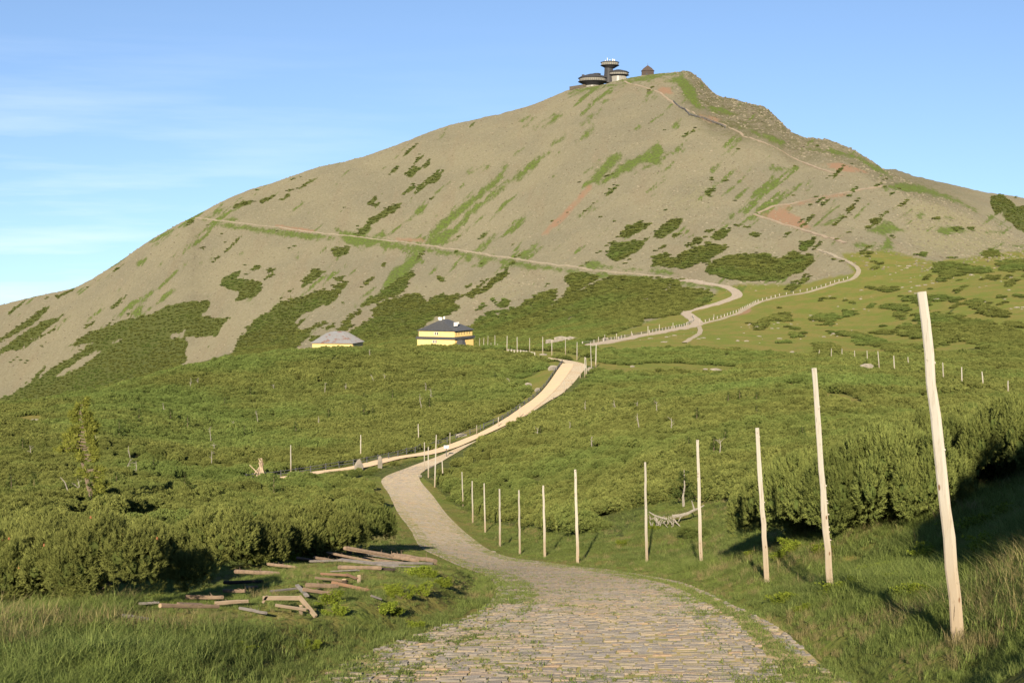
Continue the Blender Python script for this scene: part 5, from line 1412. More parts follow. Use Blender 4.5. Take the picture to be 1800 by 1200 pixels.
# ------------------------------------------------------------------ bilberry
def leafy(name, rx, h, n_, L, wdt, mat):
    """ragged low shrub: several uneven leafy shoots"""
    k = 9; q = RNG.uniform(0, 6.28, k); r_ = rx * np.sqrt(RNG.uniform(0, 1, k)); hh = h * RNG.uniform(0.45, 1.25, k); wd = rx * RNG.uniform(0.14, 0.34, k)
    li = RNG.integers(0, k, n_)
    t_ = RNG.uniform(0, 1, n_) ** 0.8
    off = RNG.normal(size=(n_, 2)) * (wd[li] * (0.55 + 0.45 * t_) * 0.6)[:, None]
    c = np.stack([r_[li] * np.cos(q[li]) * (0.7 + 0.3 * t_) + off[:, 0], r_[li] * np.sin(q[li]) * (0.7 + 0.3 * t_) + off[:, 1], hh[li] * t_], 1)
    d = np.stack([off[:, 0], off[:, 1], np.full(n_, 0.12)], 1) + RNG.normal(size=(n_, 3)) * 0.05; d /= np.linalg.norm(d, axis=1)[:, None]
    v, f, a = tufts(c, d, L, 6, wdt, 0.8, RNG.uniform(0.0, 1.0, n_))
    return mesh_np(name, v, [f], mat, False, {'v': a})
BB = [leafy('bilberry_%d' % k, 0.55, 0.46, 620, 0.065, 0.026, M_BILB) for k in range(4)]
mb = MB()
for k in range(8):
    q = 0.785 * k; mb.tube([(0,0,-0.05),(0.12*math.cos(q),0.12*math.sin(q),0.12),(0.3*math.cos(q),0.3*math.sin(q),0.25)], [0.008,0.006,0.003], 5)
BSTEM = mb.mesh('stems', M_BARK)
BILB = [((575,1065),1.1,'bright bilberry bush in front of the thick round log'),((590,1080),0.9,'bilberry sprig lowest beside the board frame'),((688,1045),0.9,'bilberry clump right of the split orange log'),((704,1052),0.8,'bilberry clump on the lip of the left bank'),((735,1010),1.1,'bilberry clump just below the splintered log'),((752,1014),0.9,'bilberry clump near the road end of the heap'),((778,1030),0.9,'bilberry clump on the bank edge by the road'),((745,1044),1.0,'bilberry clump high on the road cutting'),((672,1076),0.9,'bilberry clump below the short grey stick'),((690,1080),0.8,'low bilberry clump under the stick end'),
 ((450,992),1.2,'bilberry strip along the pine shade, left end'),((485,988),1.2,'bilberry strip along the pine shade, middle'),((515,985),1.1,'bilberry strip along the pine shade, right end'),((430,1150),0.8,'bilberry sprig in the foreground grass'),((737,1105),0.7,'bilberry sprig on the roadside bank, low'),((540,1140),0.7,'bilberry sprig hanging over the ditch'),
 ((1385,1062),1.5,'bright bilberry mound left of the leaning pole'),((1410,1080),1.0,'bilberry mound below the leaning pole'),((1480,1048),1.4,'bilberry mound right of the leaning pole'),((1500,1040),1.2,'bilberry mound at the edge of the right shade'),((1400,968),1.6,'yellow-green bilberry mound under the tall pines'),((1370,985),1.3,'yellow-green bilberry patch by the third pole'),((1440,975),1.3,'bilberry patch in the pine gap'),((1325,980),1.0,'small bilberry patch left of the third pole'),((1540,1005),1.2,'bilberry mound in the dark shade'),((1580,1030),1.2,'bilberry patch in the shaded hollow'),((1090,960),1.2,'bilberry patch before the mossy clearing'),((1150,930),1.2,'moss-green patch in the clearing'),((1700,935),2.0,'dark bilberry mound high on the shaded bank'),((1760,920),2.2,'dark bilberry mound at the right edge of the bank'),((1740,980),2.0,'dark bilberry mound behind the nearest pole'),((1640,985),1.6,'dark bilberry mound left of the nearest pole'),((1600,1045),1.2,'bilberry mound low in the shaded hollow')]
for k, (b, s, lab) in enumerate(BILB):
    p = hit(*b); o = empty('bilberry_bush', p, lab, 'bilberry bush', 'bilberry bushes', random.uniform(0, 6))
    s *= 0.42 * (0.8 + p.y / 110); o.scale = (s * 1.15, s * 1.15, s * 0.85)
    link('leaves', BB[k % 4], o); link('stems', BSTEM, o)

# ------------------------------------------------------------------ spruces and snags
def spruce_mesh(h, rad, whorls, seed, mat_f, nb=6, dens=1.0, flag=0.0, start=0.05):
    rr = random.Random(seed); cen, dirs, L = [], [], []
    for i in range(whorls):
        t = start + (1 - start) * i / whorls
        r_ = rad * (1 - t) ** 0.8 + 0.08
        for j in range(rr.randint(4, 7)):
            q = rr.uniform(0, 6.28); rb = r_ * rr.uniform(0.55, 1.15)
            if flag: rb *= 1 - flag * max(0, math.cos(q))
            k = max(2, int(rb / 0.16 * dens))
            for m_ in range(k):
                u = (m_ + 1) / k
                cen.append((rb*u*math.cos(q), rb*u*math.sin(q), h*t + 0.10*rb*u - 0.22*rb*u*u + rr.uniform(-.04, .04)))
                dirs.append((math.cos(q), math.sin(q), 0.15)); L.append(0.20 + 0.14 * (1 - u))
    cen = np.array(cen); dirs = np.array(dirs); dirs /= np.linalg.norm(dirs, axis=1)[:, None]
    v, f, a = tufts(cen, dirs, np.array(L), nb, 0.07, 0.55, RNG.uniform(0.1, 0.9, len(cen)))
    return mesh_np('crown', v, [f], mat_f, False, {'v': a})
def trunk_mesh(pts, r0, r1, mat=None):
    mb = MB(); tube_np(mb, pts, r0, r1, 8); return mb.mesh('trunk', mat or M_BARK)
SPR = [(spruce_mesh(3.0, 0.95, 14, k, M_SPRUCE), trunk_mesh([(0,0,-0.2),(0.03,0,1.5),(0,0,3.0)], 0.07, 0.01)) for k in range(4)]
SPOTS = [(245,752,30),(300,748,26),(330,763,30),(482,880,44),(80,705,20),(210,775,34),(205,870,30),(60,870,34),(40,800,26),(110,800,30),(325,868,34),(440,700,18),(395,718,18),(578,745,24),(640,738,24),(655,735,18),(755,725,24),(690,705,18),(520,770,26),(430,772,22),(640,705,14),(1300,712,24),(1330,712,20),(1280,712,18),(1275,790,30),(1330,742,22),(1150,720,18),(1210,805,26),(1255,805,24),(1410,790,30),(1225,742,20),(20,880,40),(270,835,26),(870,668,13),(950,770,20),(1060,735,18)]
SPOTS.sort()
nl_ = sum(1 for q_ in SPOTS if q_[0] < 740)
for k, (a, b, hp) in enumerate(SPOTS):
    p = hit(a, b); cm, tm = SPR[k % 4]
    side = 'left of the road' if a < 740 else 'right of the road'
    o = empty('small_spruce', p, '%s small spruce from the left among those in the pine heath %s' % (ordn[k if a < 740 else k - nl_], side), 'spruce', 'small spruces in the heath %s' % side, random.uniform(0, 6))
    s = hp * p.y / F_PX / 3.0 * 1.15; s = min(max(s, 0.7), 1.6); o.scale = (s, s, s)
    link('crown', cm, o); link('trunk', tm, o)
# the lone ragged tree on the left
p = hit(160, 893)
H_T = (893 - 700) * p.y / F_PX; sx1 = p.y / F_PX
lt = empty('ragged_spruce', p, 'tall ragged half-bare spruce with yellowish sprays, leaning left', 'tree')
tp = [Vector((0, 0, -0.4))] + [Vector(((x_ - 160) * sx1, 0.05 * i, (893 - y_) * sx1)) for i, (x_, y_) in enumerate([(161,875),(160,850),(156,825),(153,800),(150,775),(146,752),(143,735),(142,718),(147,700)])]
mb = MB(); mb.tube(tp, [0.19,0.18,0.165,0.15,0.14,0.125,0.10,0.08,0.05,0.02], 9); link('trunk', mb.mesh('trunk', M_BARK, True), lt)
cen, dirs = [], []
BR = [(875,16,10,6),(862,24,10,8),(850,22,16,8),(838,-6,20,6),(826,28,-20,9),(806,-12,14,5),(796,18,-14,7),(790,-40,16,12),(782,-44,-36,12),(774,-40,18,10),(768,-36,14,10),(758,-28,20,10),(752,-14,16,9),(745,22,10,9),(738,20,-12,8),(730,-18,14,8),(722,-14,12,7),(714,8,-8,5),(706,4,6,4)]
def trunk_at(yp):
    zt = (893 - yp) * sx1
    for i in range(len(tp) - 1):
        if tp[i].z <= zt <= tp[i+1].z: return tp[i].lerp(tp[i+1], (zt - tp[i].z) / (tp[i+1].z - tp[i].z))
    return tp[-1].copy()
for (yp, dx, dx2, cnt) in BR:
    for dxx in (dx, dx2):
        for rep in range(2):
            b0 = trunk_at(yp + random.uniform(-4, 4)); ll = abs(dxx) * sx1 * random.uniform(0.7, 1.1); sgn = 1 if dxx > 0 else -1
            yy = random.uniform(-0.6, 0.6) * ll
            tipz = random.uniform(-0.12, 0.12) * ll
            b1 = b0 + Vector((sgn * ll, yy, tipz)); bm_ = b0.lerp(b1, 0.5) + Vector((0, 0, 0.08 * ll))
            brm = MB(); brm.tube([b0, bm_, b1], [0.04, 0.026, 0.008], 5); link('branch', brm.mesh('branch', M_BARK), lt)
            for q in range(int(cnt * 1.9)):
                u = random.uniform(0.25, 1.05); c_ = b0.lerp(b1, u) + Vector((random.uniform(-.1, .1), random.uniform(-.18, .18), random.uniform(-.12, .12)))
                cen.append(tuple(c_)); dirs.append((sgn * 0.8, random.uniform(-.5, .5), random.uniform(-.2, .5)))
cen = np.array(cen); dirs = np.array(dirs); dirs /= np.linalg.norm(dirs, axis=1)[:, None]
v, f, a = tufts(cen, dirs, 0.34, 12, 0.06, 0.6, RNG.uniform(0, 0.8, len(cen)))
link('crown', mesh_np('crown', v, [f], M_LARCH, False, {'v': a}), lt)
link('crown', SPR[0][0], lt).location = (0.25, 0.0, -0.3); lt.children[-1].scale = (1.1, 1.0, 0.55)

SNAGS = [((456,749),(449,730)),((571,696),(571,680)),((660,678),(652,665)),((677,674),(675,664)),((748,691),(748,680)),((741,728),(738,700)),((650,630),(649,620)),((897,679),(893,672)),((608,690),(608,680)),((757,707),(757,690)),((1030,731),(1029,713)),((1083,724),(1079,712)),((1125,757),(1120,738)),((1155,732),(1153,716)),((1121,724),(1121,715)),((1265,812),(1265,790)),((288,729),(286,717)),((171,783),(164,770)),((217,836),(230,821)),((239,840),(239,824)),((54,804),(52,794)),((333,762),(333,745)),((371,780),(369,760)),((376,801),(376,788)),((372,824),(372,803)),((335,684),(335,671)),((348,680),(348,671)),((138,882),(137,863)),((230,810),(226,795)),((560,752),(560,740)),((410,760),(411,748)),((480,690),(482,682)),((1000,762),(1002,752)),((945,775),(946,762)),((1180,760),(1180,748)),((1040,790),(1040,780))]
SNAGS.sort()
ns_ = sum(1 for q_ in SNAGS if q_[0][0] < 800)
for k, (b, t) in enumerate(SNAGS):
    p = hit(*b); tv = at_depth(t[0], t[1], p.y) - p; tv = tv * 1.0 + Vector((0, 0, 1.0))
    mb = MB(); rr = random.Random(k); r0 = 0.035 + 0.00013 * p.y
    pts = [Vector((0, 0, -0.2)), tv * 0.35 + Vector((rr.uniform(-.1, .1), 0, 0)), tv * 0.7 + Vector((rr.uniform(-.15, .15), 0, 0)), tv]
    mb.tube(pts, [r0, r0 * 0.9, r0 * 0.7, r0 * 0.3], 6)
    for j in range(3):
        u = rr.uniform(0.4, 0.95); s_ = rr.choice((-1, 1)); mb.tube([tv * u, tv * u + Vector((s_ * rr.uniform(.2, .6), rr.uniform(-.3, .3), rr.uniform(0, .5)))], [r0 * 0.5, r0 * 0.2], 5)
    side = 'left' if b[0] < 800 else 'right'
    o = link('snag', mb.mesh('snag', M_SNAG), None, p)
    tag(o, '%s bare silver snag from the left in the pine heath %s of the road' % (ordn[k if b[0] < 800 else k - ns_], side), 'snag', 'dead snags %s of the road' % side)
# curved dead stem beside the lone tree
p = hit(118, 890); mb = MB(); mb.tube([(0.4,0,-0.2),(0.25,0,0.6),(0.05,0,1.3),(-0.15,0,1.9),(-0.5,0,2.3)], [0.07,0.06,0.05,0.04,0.02], 7); tag(link('snag', mb.mesh('snag', M_SNAG), None, p), 'curved grey dead stem beside the tall ragged spruce', 'snag')
# fallen dead branch and root mat by the fourth pole
p = hit(1190, 925); k_ = p.y / F_PX
db = empty('dead_branch', p, 'fallen grey branch with a matted root on the mossy clearing', 'dead branch')
def L3(pts): return [((x_ - 1190) * k_, -0.1 * i, (925 - y_) * k_ + 0.05) for i, (x_, y_) in enumerate(pts)]
mb = MB(); mb.tube(L3([(1182,908),(1195,906),(1208,902),(1218,896),(1227,892),(1236,886)]), [0.10,0.10,0.09,0.075,0.06,0.03], 7); mb.tube(L3([(1220,895),(1217,885),(1215,879)]), [0.05,0.035,0.015], 6); mb.tube(L3([(1208,902),(1196,909),(1192,916)]), [0.06,0.05,0.02], 6); link('limb', mb.mesh('limb', M_SNAG), db)
mb = MB(); mb.tube(L3([(1140,900),(1150,906),(1160,909),(1172,912)]), [0.03,0.05,0.06,0.07], 6); mb.tube(L3([(1183,912),(1190,920),(1196,926)]), [0.06,0.05,0.02], 6); link('limb', mb.mesh('limb', M_SNAG), db)
mb = MB()
for j in range(60):
    x_ = random.uniform(1143, 1185); y_ = random.uniform(912, 928)
    mb.tube(L3([(x_, y_), (x_ + random.uniform(-6, 6), y_ - random.uniform(3, 10))]), [0.025, 0.008], 4)
link('root_mat', mb.mesh('root_mat', M_SNAG), db)
p = hit(1202, 890); ds_ = empty('dying_pine', p, 'half dead little pine with a bare grey stem above the fallen branch', 'tree')
link('trunk', trunk_mesh([(0,0,-0.2),(-0.05,0,0.7),(0.05,0,1.4),(0,0,2.6)], 0.10, 0.02, M_SNAG), ds_)
link('crown', spruce_mesh(2.7, 1.3, 7, 77, M_SPRUCE, 6, 0.7, 0, 0.3), ds_)

# ------------------------------------------------------------------ boulders
BLD = [((1256,654),13,5,'flat pale boulder in the grassy gap of the heath'),((1524,648),13,7,'pale boulder among pines below the far pole line'),((1537,728),8,5,'small pale boulder in the heath above the tall right pines'),((1560,655),6,3,'flat stone right of the pale boulder by the poles'),((929,679),6,5,'round pale boulder in the grass left of the upper lane'),((945,687),5,4,'boulder by the lane fence, lower'),((972,650),8,6,'grey boulder in the clearing under the upper bend'),((811,767),10,4,'long boulder beside the fence on the climb'),((1065,600),6,5,'round boulder behind the white post fence'),((1038,652),6,5,'boulder at the foot of the paired poles'),((1240,650),4,2,'small stone left of the flat pale boulder'),((868,970),4,1.5,'white stone at the right edge of the cobbles'),((1500,640),5,2.5,'small white boulder by the pole line'),((1392,621),4,3,'white block at the heath edge'),((738,838),4,3,'pale kerb stone at the fork corner'),((45,742),11,3,'flat pale slab on the left heath'),((62,740),8,3,'second flat slab on the left heath'),((1520,700),4,2,'dull stone in the right clearing'),((1112,645),4,2,'stone in the grassy strip'),((955,624),7,2,'stone slab beside the crest bend'),((985,628),5,2,'stone slab right of the crest bend')]
for k, (b, w_, h_, lab) in enumerate(BLD):
    p = hit(*b); q = p.y / F_PX
    o = link('boulder', rock_mesh('boulder', w_ * q, w_ * q * 0.7, h_ * q, 200 + k, M_STONE_L, 2, 0.3), None, p + Vector((0, 0, h_ * q * 0.35))); o.rotation_euler = (0, 0, random.uniform(-.4, .4)); tag(o, lab, 'boulder', 'pale boulders in the heath')
p = hit(990, 603); q = p.y / F_PX
ro = empty('rock_outcrop', p, 'long pale rock outcrop behind the pole row at the crest', 'rock outcrop')
for dx, dz, w_, h_ in ((-18,0,14,7),(0,4,16,9),(16,7,14,7),(26,8,9,5),(-6,3,10,8)):
    o = link('block', rock_mesh('block', w_*q, w_*q*0.7, h_*q, 300 + dx, M_STONE_L, 2, 0.3), ro, (dx*q, random.uniform(-1, 1), dz*q*0.6)); o.rotation_euler = (0, 0.15, random.uniform(-.5, .5))
RK = [rock_mesh('stone_%d' % k, 1.0, 0.8, 0.5, 400 + k, M_STONE_L, 1, 0.35) for k in range(5)]
ZON = [[(1080,596),(1220,580),(1300,575),(1420,540),(1500,500),(1560,520),(1500,590),(1330,605),(1180,608)],[(1300,470),(1420,470),(1480,500),(1300,520)],[(1500,440),(1800,480),(1800,560),(1560,520)]]
cc = cand(480, 800, 3.2, 0.001); zc = ground_z(cc[:, 0], cc[:, 1]); px, py = project(cc[:, 0], cc[:, 1], zc)
inz = union(px, py, ZON); cl_ = fbm(cc[:, 0] / 16, cc[:, 1] / 16, 133, 3)
ok = (inz > 0) & (RNG.random(len(cc)) < np.clip(0.02 + 0.55 * (cl_ - 0.05), 0.015, 1))
n = ok.sum(); s_ = RNG.uniform(0.25, 0.9, n) * np.where(RNG.random(n) < 0.1, 2.0, 1)
scatter('scattered_stones', np.stack([cc[ok, 0], cc[ok, 1], zc[ok]], 1), np.stack([np.zeros(n), np.zeros(n), RNG.uniform(0, 6.28, n)], 1), np.stack([s_ * 1.2, s_, s_ * 0.8], 1), RNG.integers(0, 5, n), RK)
# blocks of the scree and rock ribs on the mountain
t = NT('scree_block'); M_BLOCK = t.principled(t.mix(t.rnd(), (0.105,0.093,0.066), (0.205,0.183,0.132)), 0.95, None, 0.1)
RK2 = [rock_mesh('scree_%d' % k, 1.0, 0.9, 0.7, 500 + k, M_BLOCK, 1, 0.4) for k in range(4)]
cc = cand(760, 1500, 3.3, 0.0004); th = np.arctan2(cc[:, 0], cc[:, 1]); rr_ = np.hypot(cc[:, 0], cc[:, 1])
kb = np.interp(th, TH, Rk[K_BASE]); kr = np.interp(th, TH, Rk[K_RIDGE])
zc = ground_z(cc[:, 0], cc[:, 1]); px, py = project(cc[:, 0], cc[:, 1], zc)
pin = union(px, py, PINE + GRASSP); lic = union(px, py, LICH); deg = np.degrees(th)
rockz = (deg > 6.2) & (deg < 15.5) & (rr_ > kr * 0.86)
prob = np.where(lic > 0, 0.55, 0.22) + np.where(rockz, 0.35, 0)
ok = (rr_ > kb * 0.99) & (rr_ < kr * 1.005) & (pin < 0) & (RNG.random(len(cc)) < prob)
n = ok.sum(); s_ = RNG.uniform(0.3, 0.9, n) * np.where(rockz[ok], RNG.uniform(0.9, 1.7, n), 1.0)
scatter('scree', np.stack([cc[ok, 0], cc[ok, 1], zc[ok]], 1), np.stack([RNG.normal(0, .3, n), RNG.normal(0, .3, n), RNG.uniform(0, 6.28, n)], 1), np.stack([s_ * 1.2, s_, s_], 1), RNG.integers(0, 4, n), RK2)

# ------------------------------------------------------------------ buildings
M_YEL = m_plain('cream_yellow_render', (0.74,0.57,0.25), (0.68,0.52,0.22), 0.8, 0.8, k=0.85)
M_ORA = m_plain('ochre_boards', (0.56,0.34,0.09), (0.47,0.28,0.075), 2.0, 0.8, stretch=(3,3,0.3), k=0.8)
M_ROOFD = m_plain('dark_metal_roof', (0.085,0.088,0.092), (0.065,0.067,0.07), 1.0, 0.55, spec=0.4)
t = NT('rusty_metal_roof'); o_ = t.obj(); r1 = t.noise(0.35, 5, 0.65, t.map(o_, (1, 1, 2.2)))
M_ROOFR = t.principled(t.mix(t.sstep(r1, 0.53, 0.66), (0.175,0.178,0.185), (0.15,0.085,0.065)), 0.6, None, 0.4)
M_WIN = m_plain('dark_window_glass', (0.035,0.04,0.05), (0.05,0.055,0.065), 2, 0.15, spec=0.6)
M_FRAME = m_plain('white_window_frame', (0.72,0.70,0.66), (0.66,0.64,0.60), 2, 0.6)
def quad_roof(mb, corners, eave_z, ridge, rz_, thick=0.12):
    """hip roof: corners ccw (4), ridge two points"""
    c = [Vector((x_, y_, eave_z)) for x_, y_ in corners]; r = [Vector((x_, y_, rz_)) for x_, y_ in ridge]
    b = [v_ - Vector((0, 0, thick)) for v_ in c]
    mb.add(c + r + b, [(0,1,5,4),(1,2,5),(2,3,4,5),(3,0,4),(9,8,7,6),(0,6,7,1),(1,7,8,2),(2,8,9,3),(3,9,6,0)])
# mountain hut
hy = 620.0; q = hy / F_PX
cx = 798.0      # photo column of the front right corner
corner = at_depth(798.5, 608, hy)
hut = empty('mountain_hut', (corner.x, corner.y, corner.z + 2.6), 'yellow two-storey mountain hut with dark hip roof on the crest', 'mountain hut', None, R(-24))
Wf, Dp = 15.8 / math.cos(R(24)) , 18.0
# local frame: x to the right along the back-going side is +y; front face along -x from the corner
def wall_boxes(name, x0, x1, y0, y1, z0, z1, mat_front, mat_side):
    mb = MB(); mb.box(((x0+x1)/2, y0+0.15, (z0+z1)/2), (x1-x0, 0.3, z1-z0)); link(name, mb.mesh(name, mat_front), hut)
    mb = MB(); mb.box((x1-0.15+0.01, (y0+y1)/2+0.16, (z0+z1)/2), (0.3, y1-y0-0.32, z1-z0)); w2 = link(name, mb.mesh(name, mat_side), hut)
    mb = MB(); mb.box((x0+0.15, (y0+y1)/2+0.16, (z0+z1)/2), (0.3, y1-y0-0.32, z1-z0)); mb.box(((x0+x1)/2, y1-0.15, (z0+z1)/2), (x1-x0, 0.3, z1-z0)); link(name, mb.mesh(name, mat_front), hut)
    n_ = int((y1 - y0) / 0.75)
    for k in range(n_):
        mb = MB(); mb.box((x1 + 0.05, y0 + 0.5 + k * 0.75, (z0+z1)/2), (0.10, 0.22, z1-z0-0.05)); link('batten', mb.mesh('batten', M_YEL), w2)
zb = -6.0
wall_boxes('wall', -Wf, 0.35, -0.35, Dp, zb, 0.05, M_YEL, M_ORA)
wall_boxes('wall', -Wf + 0.6, 0, 0, Dp - 0.4, 1.12, 3.62, M_YEL, M_ORA)
mb = MB()
for (x0, x1, y0, y1) in ((-Wf - 0.5, 0.9, -0.9, 0.1), (-0.1, 0.9, 0.1, Dp + 0.5), (-Wf - 0.5, -Wf + 0.7, 0.1, Dp + 0.5)):
    mb.box(((x0+x1)/2, (y0+y1)/2, 0.58), (x1-x0, y1-y0, 1.0), taper=0.985)
link('skirt_roof', mb.mesh('skirt_roof', M_ROOFD), hut)
mb = MB(); quad_roof(mb, [(-Wf-0.1,-0.7),(0.7,-0.7),(0.7,Dp+0.3),(-Wf-0.1,Dp+0.3)], 3.68, [(-Wf/2-0.6,Dp*0.35),(-Wf/2+0.6,Dp*0.60)], 8.2)
rf = link('roof', mb.mesh('roof', M_ROOFD), hut)
mb = MB(); mb.box((-Wf/2 - 0.9, Dp*0.34, 8.5), (1.2, 0.9, 1.3)); link('chimney', mb.mesh('chimney', M_WHITE), rf)
mb = MB(); mb.box((-Wf/2+0.2, Dp*0.42, 8.9), (0.5, 0.5, 1.1)); mb.tube([(-Wf/2-1.9,Dp*0.34,8.6),(-Wf/2-1.2,Dp*0.34,9.0)], 0.3, 8); link('vent', mb.mesh('vent', M_WHITE), rf)
mb = MB(); mb.box((-1.9, Dp*0.30, 6.35), (0.25, 3.2, 1.6), (0, R(0), 0)); mb.box((-2.5, Dp*0.47, 6.6), (0.25, 2.0, 1.0)); link('roof_light', mb.mesh('roof_light', M_WHITE), rf)
for xw, zw in ((-Wf*0.52, 2.45), (-Wf*0.46, 2.45), (-Wf*0.55, -0.95), (-Wf*0.49, -0.95)):
    yf = -0.01 if zw > 0 else -0.36
    mb = MB(); mb.box((xw, yf, zw), (0.85, 0.10, 1.35)); wn = link('window', mb.mesh('window', M_FRAME), hut)
    mb = MB(); mb.box((xw + 0.12, yf - 0.035, zw), (0.45, 0.06, 1.15)); link('pane', mb.mesh('pane', M_WIN), wn)
for k in range(6):
    mb = MB(); mb.box((0.03 if True else 0, 1.8 + k * 2.6, 2.4), (0.12, 0.6, 1.2)); link('window', mb.mesh('window', M_WIN), hut)
mb = MB(); mb.box((2.2, 2.0, -1.2), (3.2, 3.5, 2.2), taper=0.7); link('porch', mb.mesh('porch', M_ROOFD), hut)
# low house with rusty roof
c2 = at_depth(549, 603, 600.0); q = 600.0 / F_PX
hs2 = empty('low_house', c2, 'low yellow house with rust-streaked metal mansard roof', 'house', None, R(-12))
W2, D2 = 17.0, 14.0
mb = MB(); mb.box((W2/2, D2/2, -1.6), (W2, D2, 3.4)); link('wall', mb.mesh('wall', M_YEL), hs2)
mb = MB(); e = 0.5; V8 = [(-e,-e,0.1),(W2+e,-e,0.1),(W2+e,D2+e,0.1),(-e,D2+e,0.1),(5.0,4.2,4.1),(W2-5.0,4.2,4.1),(W2-5.0,D2-4.2,4.1),(5.0,D2-4.2,4.1),(7.0,D2/2,4.7),(W2-7.0,D2/2,4.7)]
mb.add(V8, [(0,1,5,4),(1,2,6,5),(2,3,7,6),(3,0,4,7),(4,5,9,8),(5,6,9),(6,7,8,9),(7,4,8),(3,2,1,0)]); rf2 = link('roof', mb.mesh('roof', M_ROOFR), hs2)
for k in range(13):
    f_ = k / 12; a = Vector((-e + (W2 + 2*e) * f_, -e, 0.16)); b = Vector((5.0 + (W2 - 10.0) * f_, 4.2, 4.17)); mb = MB(); mb.tube([a, b], 0.06, 4); link('seam', mb.mesh('seam', M_ROOFR), rf2)
    a = Vector((W2 + e, -e + (D2 + 2*e) * f_, 0.16)); b = Vector((W2 - 5.0, 4.2 + (D2 - 8.4) * f_, 4.17)); mb = MB(); mb.tube([a, b], 0.06, 4); link('seam', mb.mesh('seam', M_ROOFR), rf2)
mb = MB(); mb.box((W2/2, -e-0.02, 0.02), (W2 + 2*e, 0.08, 0.22)); link('eave_board', mb.mesh('eave_board', M_PATHR), hs2)

# summit observatory: three stacked saucers
M_SAUC = m_plain('dark_grey_cladding', (0.062,0.062,0.066), (0.05,0.05,0.054), 0.6, 0.6)
M_BAND = m_plain('pale_window_band', (0.40,0.385,0.33), (0.30,0.29,0.25), 0.8, 0.35, spec=0.5)
M_CHAP = m_plain('brown_shingle', (0.115,0.088,0.075), (0.09,0.07,0.06), 1.2, 0.85)
sy = 1493.0; q = sy / F_PX
def saucer(root, cxp, ytop, yrim, ywin, ybot, rp, rbp, winmat, npanes):
    """one disc: roof cone, window band with panes, bowl below (photo rows give heights)"""
    r0 = at_depth(cxp, 140, sy).x - root.location.x; zf = lambda y_: at_depth(cxp, y_, sy).z - root.location.z
    rr = rp * q; rb = rbp * q
    mb = MB(); mb.lathe([(rr*0.25, zf(ytop)), (rr*0.8, zf(ytop + (yrim-ytop)*0.55)), (rr*1.0, zf(yrim)), (rr*0.97, zf(yrim) - 0.35)], 40, (r0, 0, 0)); link('roof', mb.mesh('roof', M_SAUC), root)
    mb = MB(); mb.lathe([(rr*0.86, zf(ywin)), (rr*0.93, zf(yrim) - 0.3)], 40, (r0, 0, 0)); wb_ = link('window_band', mb.mesh('window_band', winmat), root)
    z0, z1 = zf(ywin), zf(yrim) - 0.3
    for k in range(npanes):
        t_ = math.pi * (1 + (k + 0.5) / npanes); mb = MB(); m_ = 0.905 * rr
        mb.box((r0 + m_*math.cos(t_), m_*math.sin(t_), (z0+z1)/2), (0.26, 0.26, (z1-z0)*0.9), (0, 0, t_)); link('mullion', mb.mesh('mullion', M_SAUC), root)
    mb = MB(); mb.lathe([(rb, zf(ybot)), (rr*0.72, zf(ybot + (ywin-ybot)*0.5)), (rr*1.0, zf(ywin) - 0.1), (rr*0.98, zf(ywin)+0.15), (rr*0.80, zf(ywin)+0.2)], 40, (r0, 0, 0)); link('bowl', mb.mesh('bowl', M_SAUC), root)
root = empty('summit_observatory', at_depth(1060, 150, sy), 'dark mountain-top observatory of three stacked discs with a tower', 'observatory')
saucer(root, 1042, 130.5, 138.0, 144.0, 151.5, 26, 12, M_BAND, 22)
saucer(root, 1087, 123.0, 128.0, 132.5, 137.0, 19, 13, M_BAND, 14)
saucer(root, 1072, 107.5, 110.0, 115.5, 120.5, 16.5, 8, M_BAND, 12)
zf = lambda y_: at_depth(1060, y_, sy).z - root.location.z
xf = lambda x_: at_depth(x_, 140, sy).x - root.location.x
mb = MB(); mb.lathe([(9.6*q, zf(146)), (8.0*q, zf(130)), (7.4*q, zf(119))], 24, (xf(1070), 0, 0)); link('tower_shaft', mb.mesh('tower_shaft', M_SAUC), root)
mb = MB(); mb.lathe([(14*q, zf(150)), (14*q, zf(135))], 24, (xf(1087), 0, 0)); link('ground_floor', mb.mesh('ground_floor', M_BAND), root)
mb = MB(); mb.lathe([(13*q, zf(156)), (13*q, zf(149))], 24, (xf(1042), 0, 0)); link('ground_floor', mb.mesh('ground_floor', M_BAND), root)
mb = MB(); mb.lathe([(7*q, zf(131.5)), (7.2*q, zf(130)), (6*q, zf(129.3))], 20, (xf(1049), 0, 0)); link('roof_turret', mb.mesh('roof_turret', M_SAUC), root)
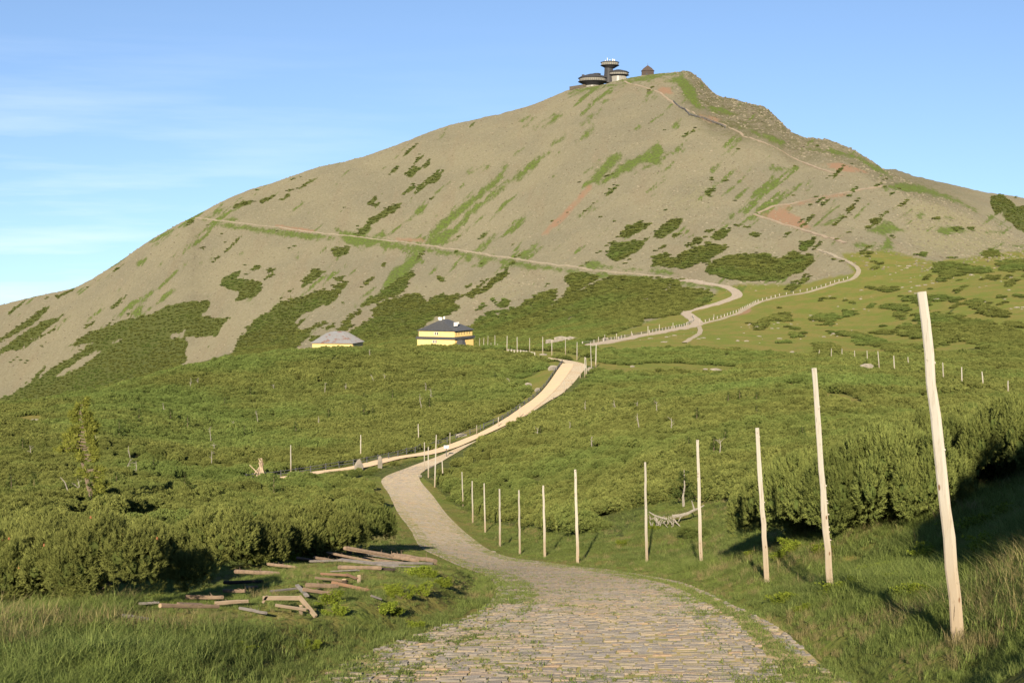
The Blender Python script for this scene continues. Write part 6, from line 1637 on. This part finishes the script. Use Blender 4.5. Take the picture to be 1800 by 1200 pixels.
mb = MB(); mb.box((xf(1025), 0, zf(134.5)), (4.4*q, 3, 6*q)); link('chimney', mb.mesh('chimney', M_SAUC), root)
mb = MB(); mb.box((xf(1066), 4, zf(137.5)), (16*q, 6, 9*q)); link('link_block', mb.mesh('link_block', M_SAUC), root)
for x_, y0, y1, r_ in ((1067.5,109,102,0.22),(1077,108,104,0.5),(1072,108,105,0.3),(1080,108,104.5,0.4),(1064,109,106,0.3)):
    mb = MB(); mb.tube([(xf(x_), 0, zf(y0)), (xf(x_), 0, zf(y1))], r_, 6); link('antenna', mb.mesh('antenna', M_WHITE), root)
# round chapel
ch = empty('round_chapel', at_depth(1138.5, 133, 1496), 'round brown shingled chapel with a conical roof on the summit', 'chapel')
mb = MB(); mb.lathe([(10.8*q, -4.0), (10.8*q, 4.6*1.0)], 24); link('wall', mb.mesh('wall', M_CHAP), ch)
mb = MB(); mb.lathe([(12.0*q, 4.3), (7.0*q, 7.4), (0.6*q, 10.0), (0.2*q, 10.3)], 24); r3 = link('roof', mb.mesh('roof', M_CHAP), ch)
mb = MB(); mb.tube([(0,0,10.2),(0,0,12.0)], 0.12, 6); mb.box((0,0,11.4), (0.9,0.16,0.16)); link('cross', mb.mesh('cross', M_RAIL), r3)
mb = MB(); mb.box((-1.5, -10.75*q, 0.6), (1.6, 0.3, 2.6)); link('door', mb.mesh('door', M_SAUC), ch)
# stone hut at the far end of the summit and retaining wall below the lowest disc
p = at_depth(1201, 128.5, 1497); o = link('stone_hut', rock_mesh('stone_hut', 2.6, 2.0, 2.4, 71, M_BLOCK, 2, 0.08), None, p); tag(o, 'small square stone hut at the right end of the summit', 'hut')
M_RWALL = m_plain('dark_wall_stone', (0.17,0.145,0.11), (0.12,0.105,0.08), 0.6, 0.9)
rwl = empty('retaining_wall', at_depth(1008, 156, 1490), 'stone retaining wall below the lowest disc of the observatory', 'wall')
for k in range(9):
    mb = MB(); mb.box((-3.0 + k * 1.9, random.uniform(-.1, .1), 0.3 + 0.30 * k), (1.88, 1.2, 3.6)); link('wall_block', mb.mesh('wall_block', M_RWALL), rwl)
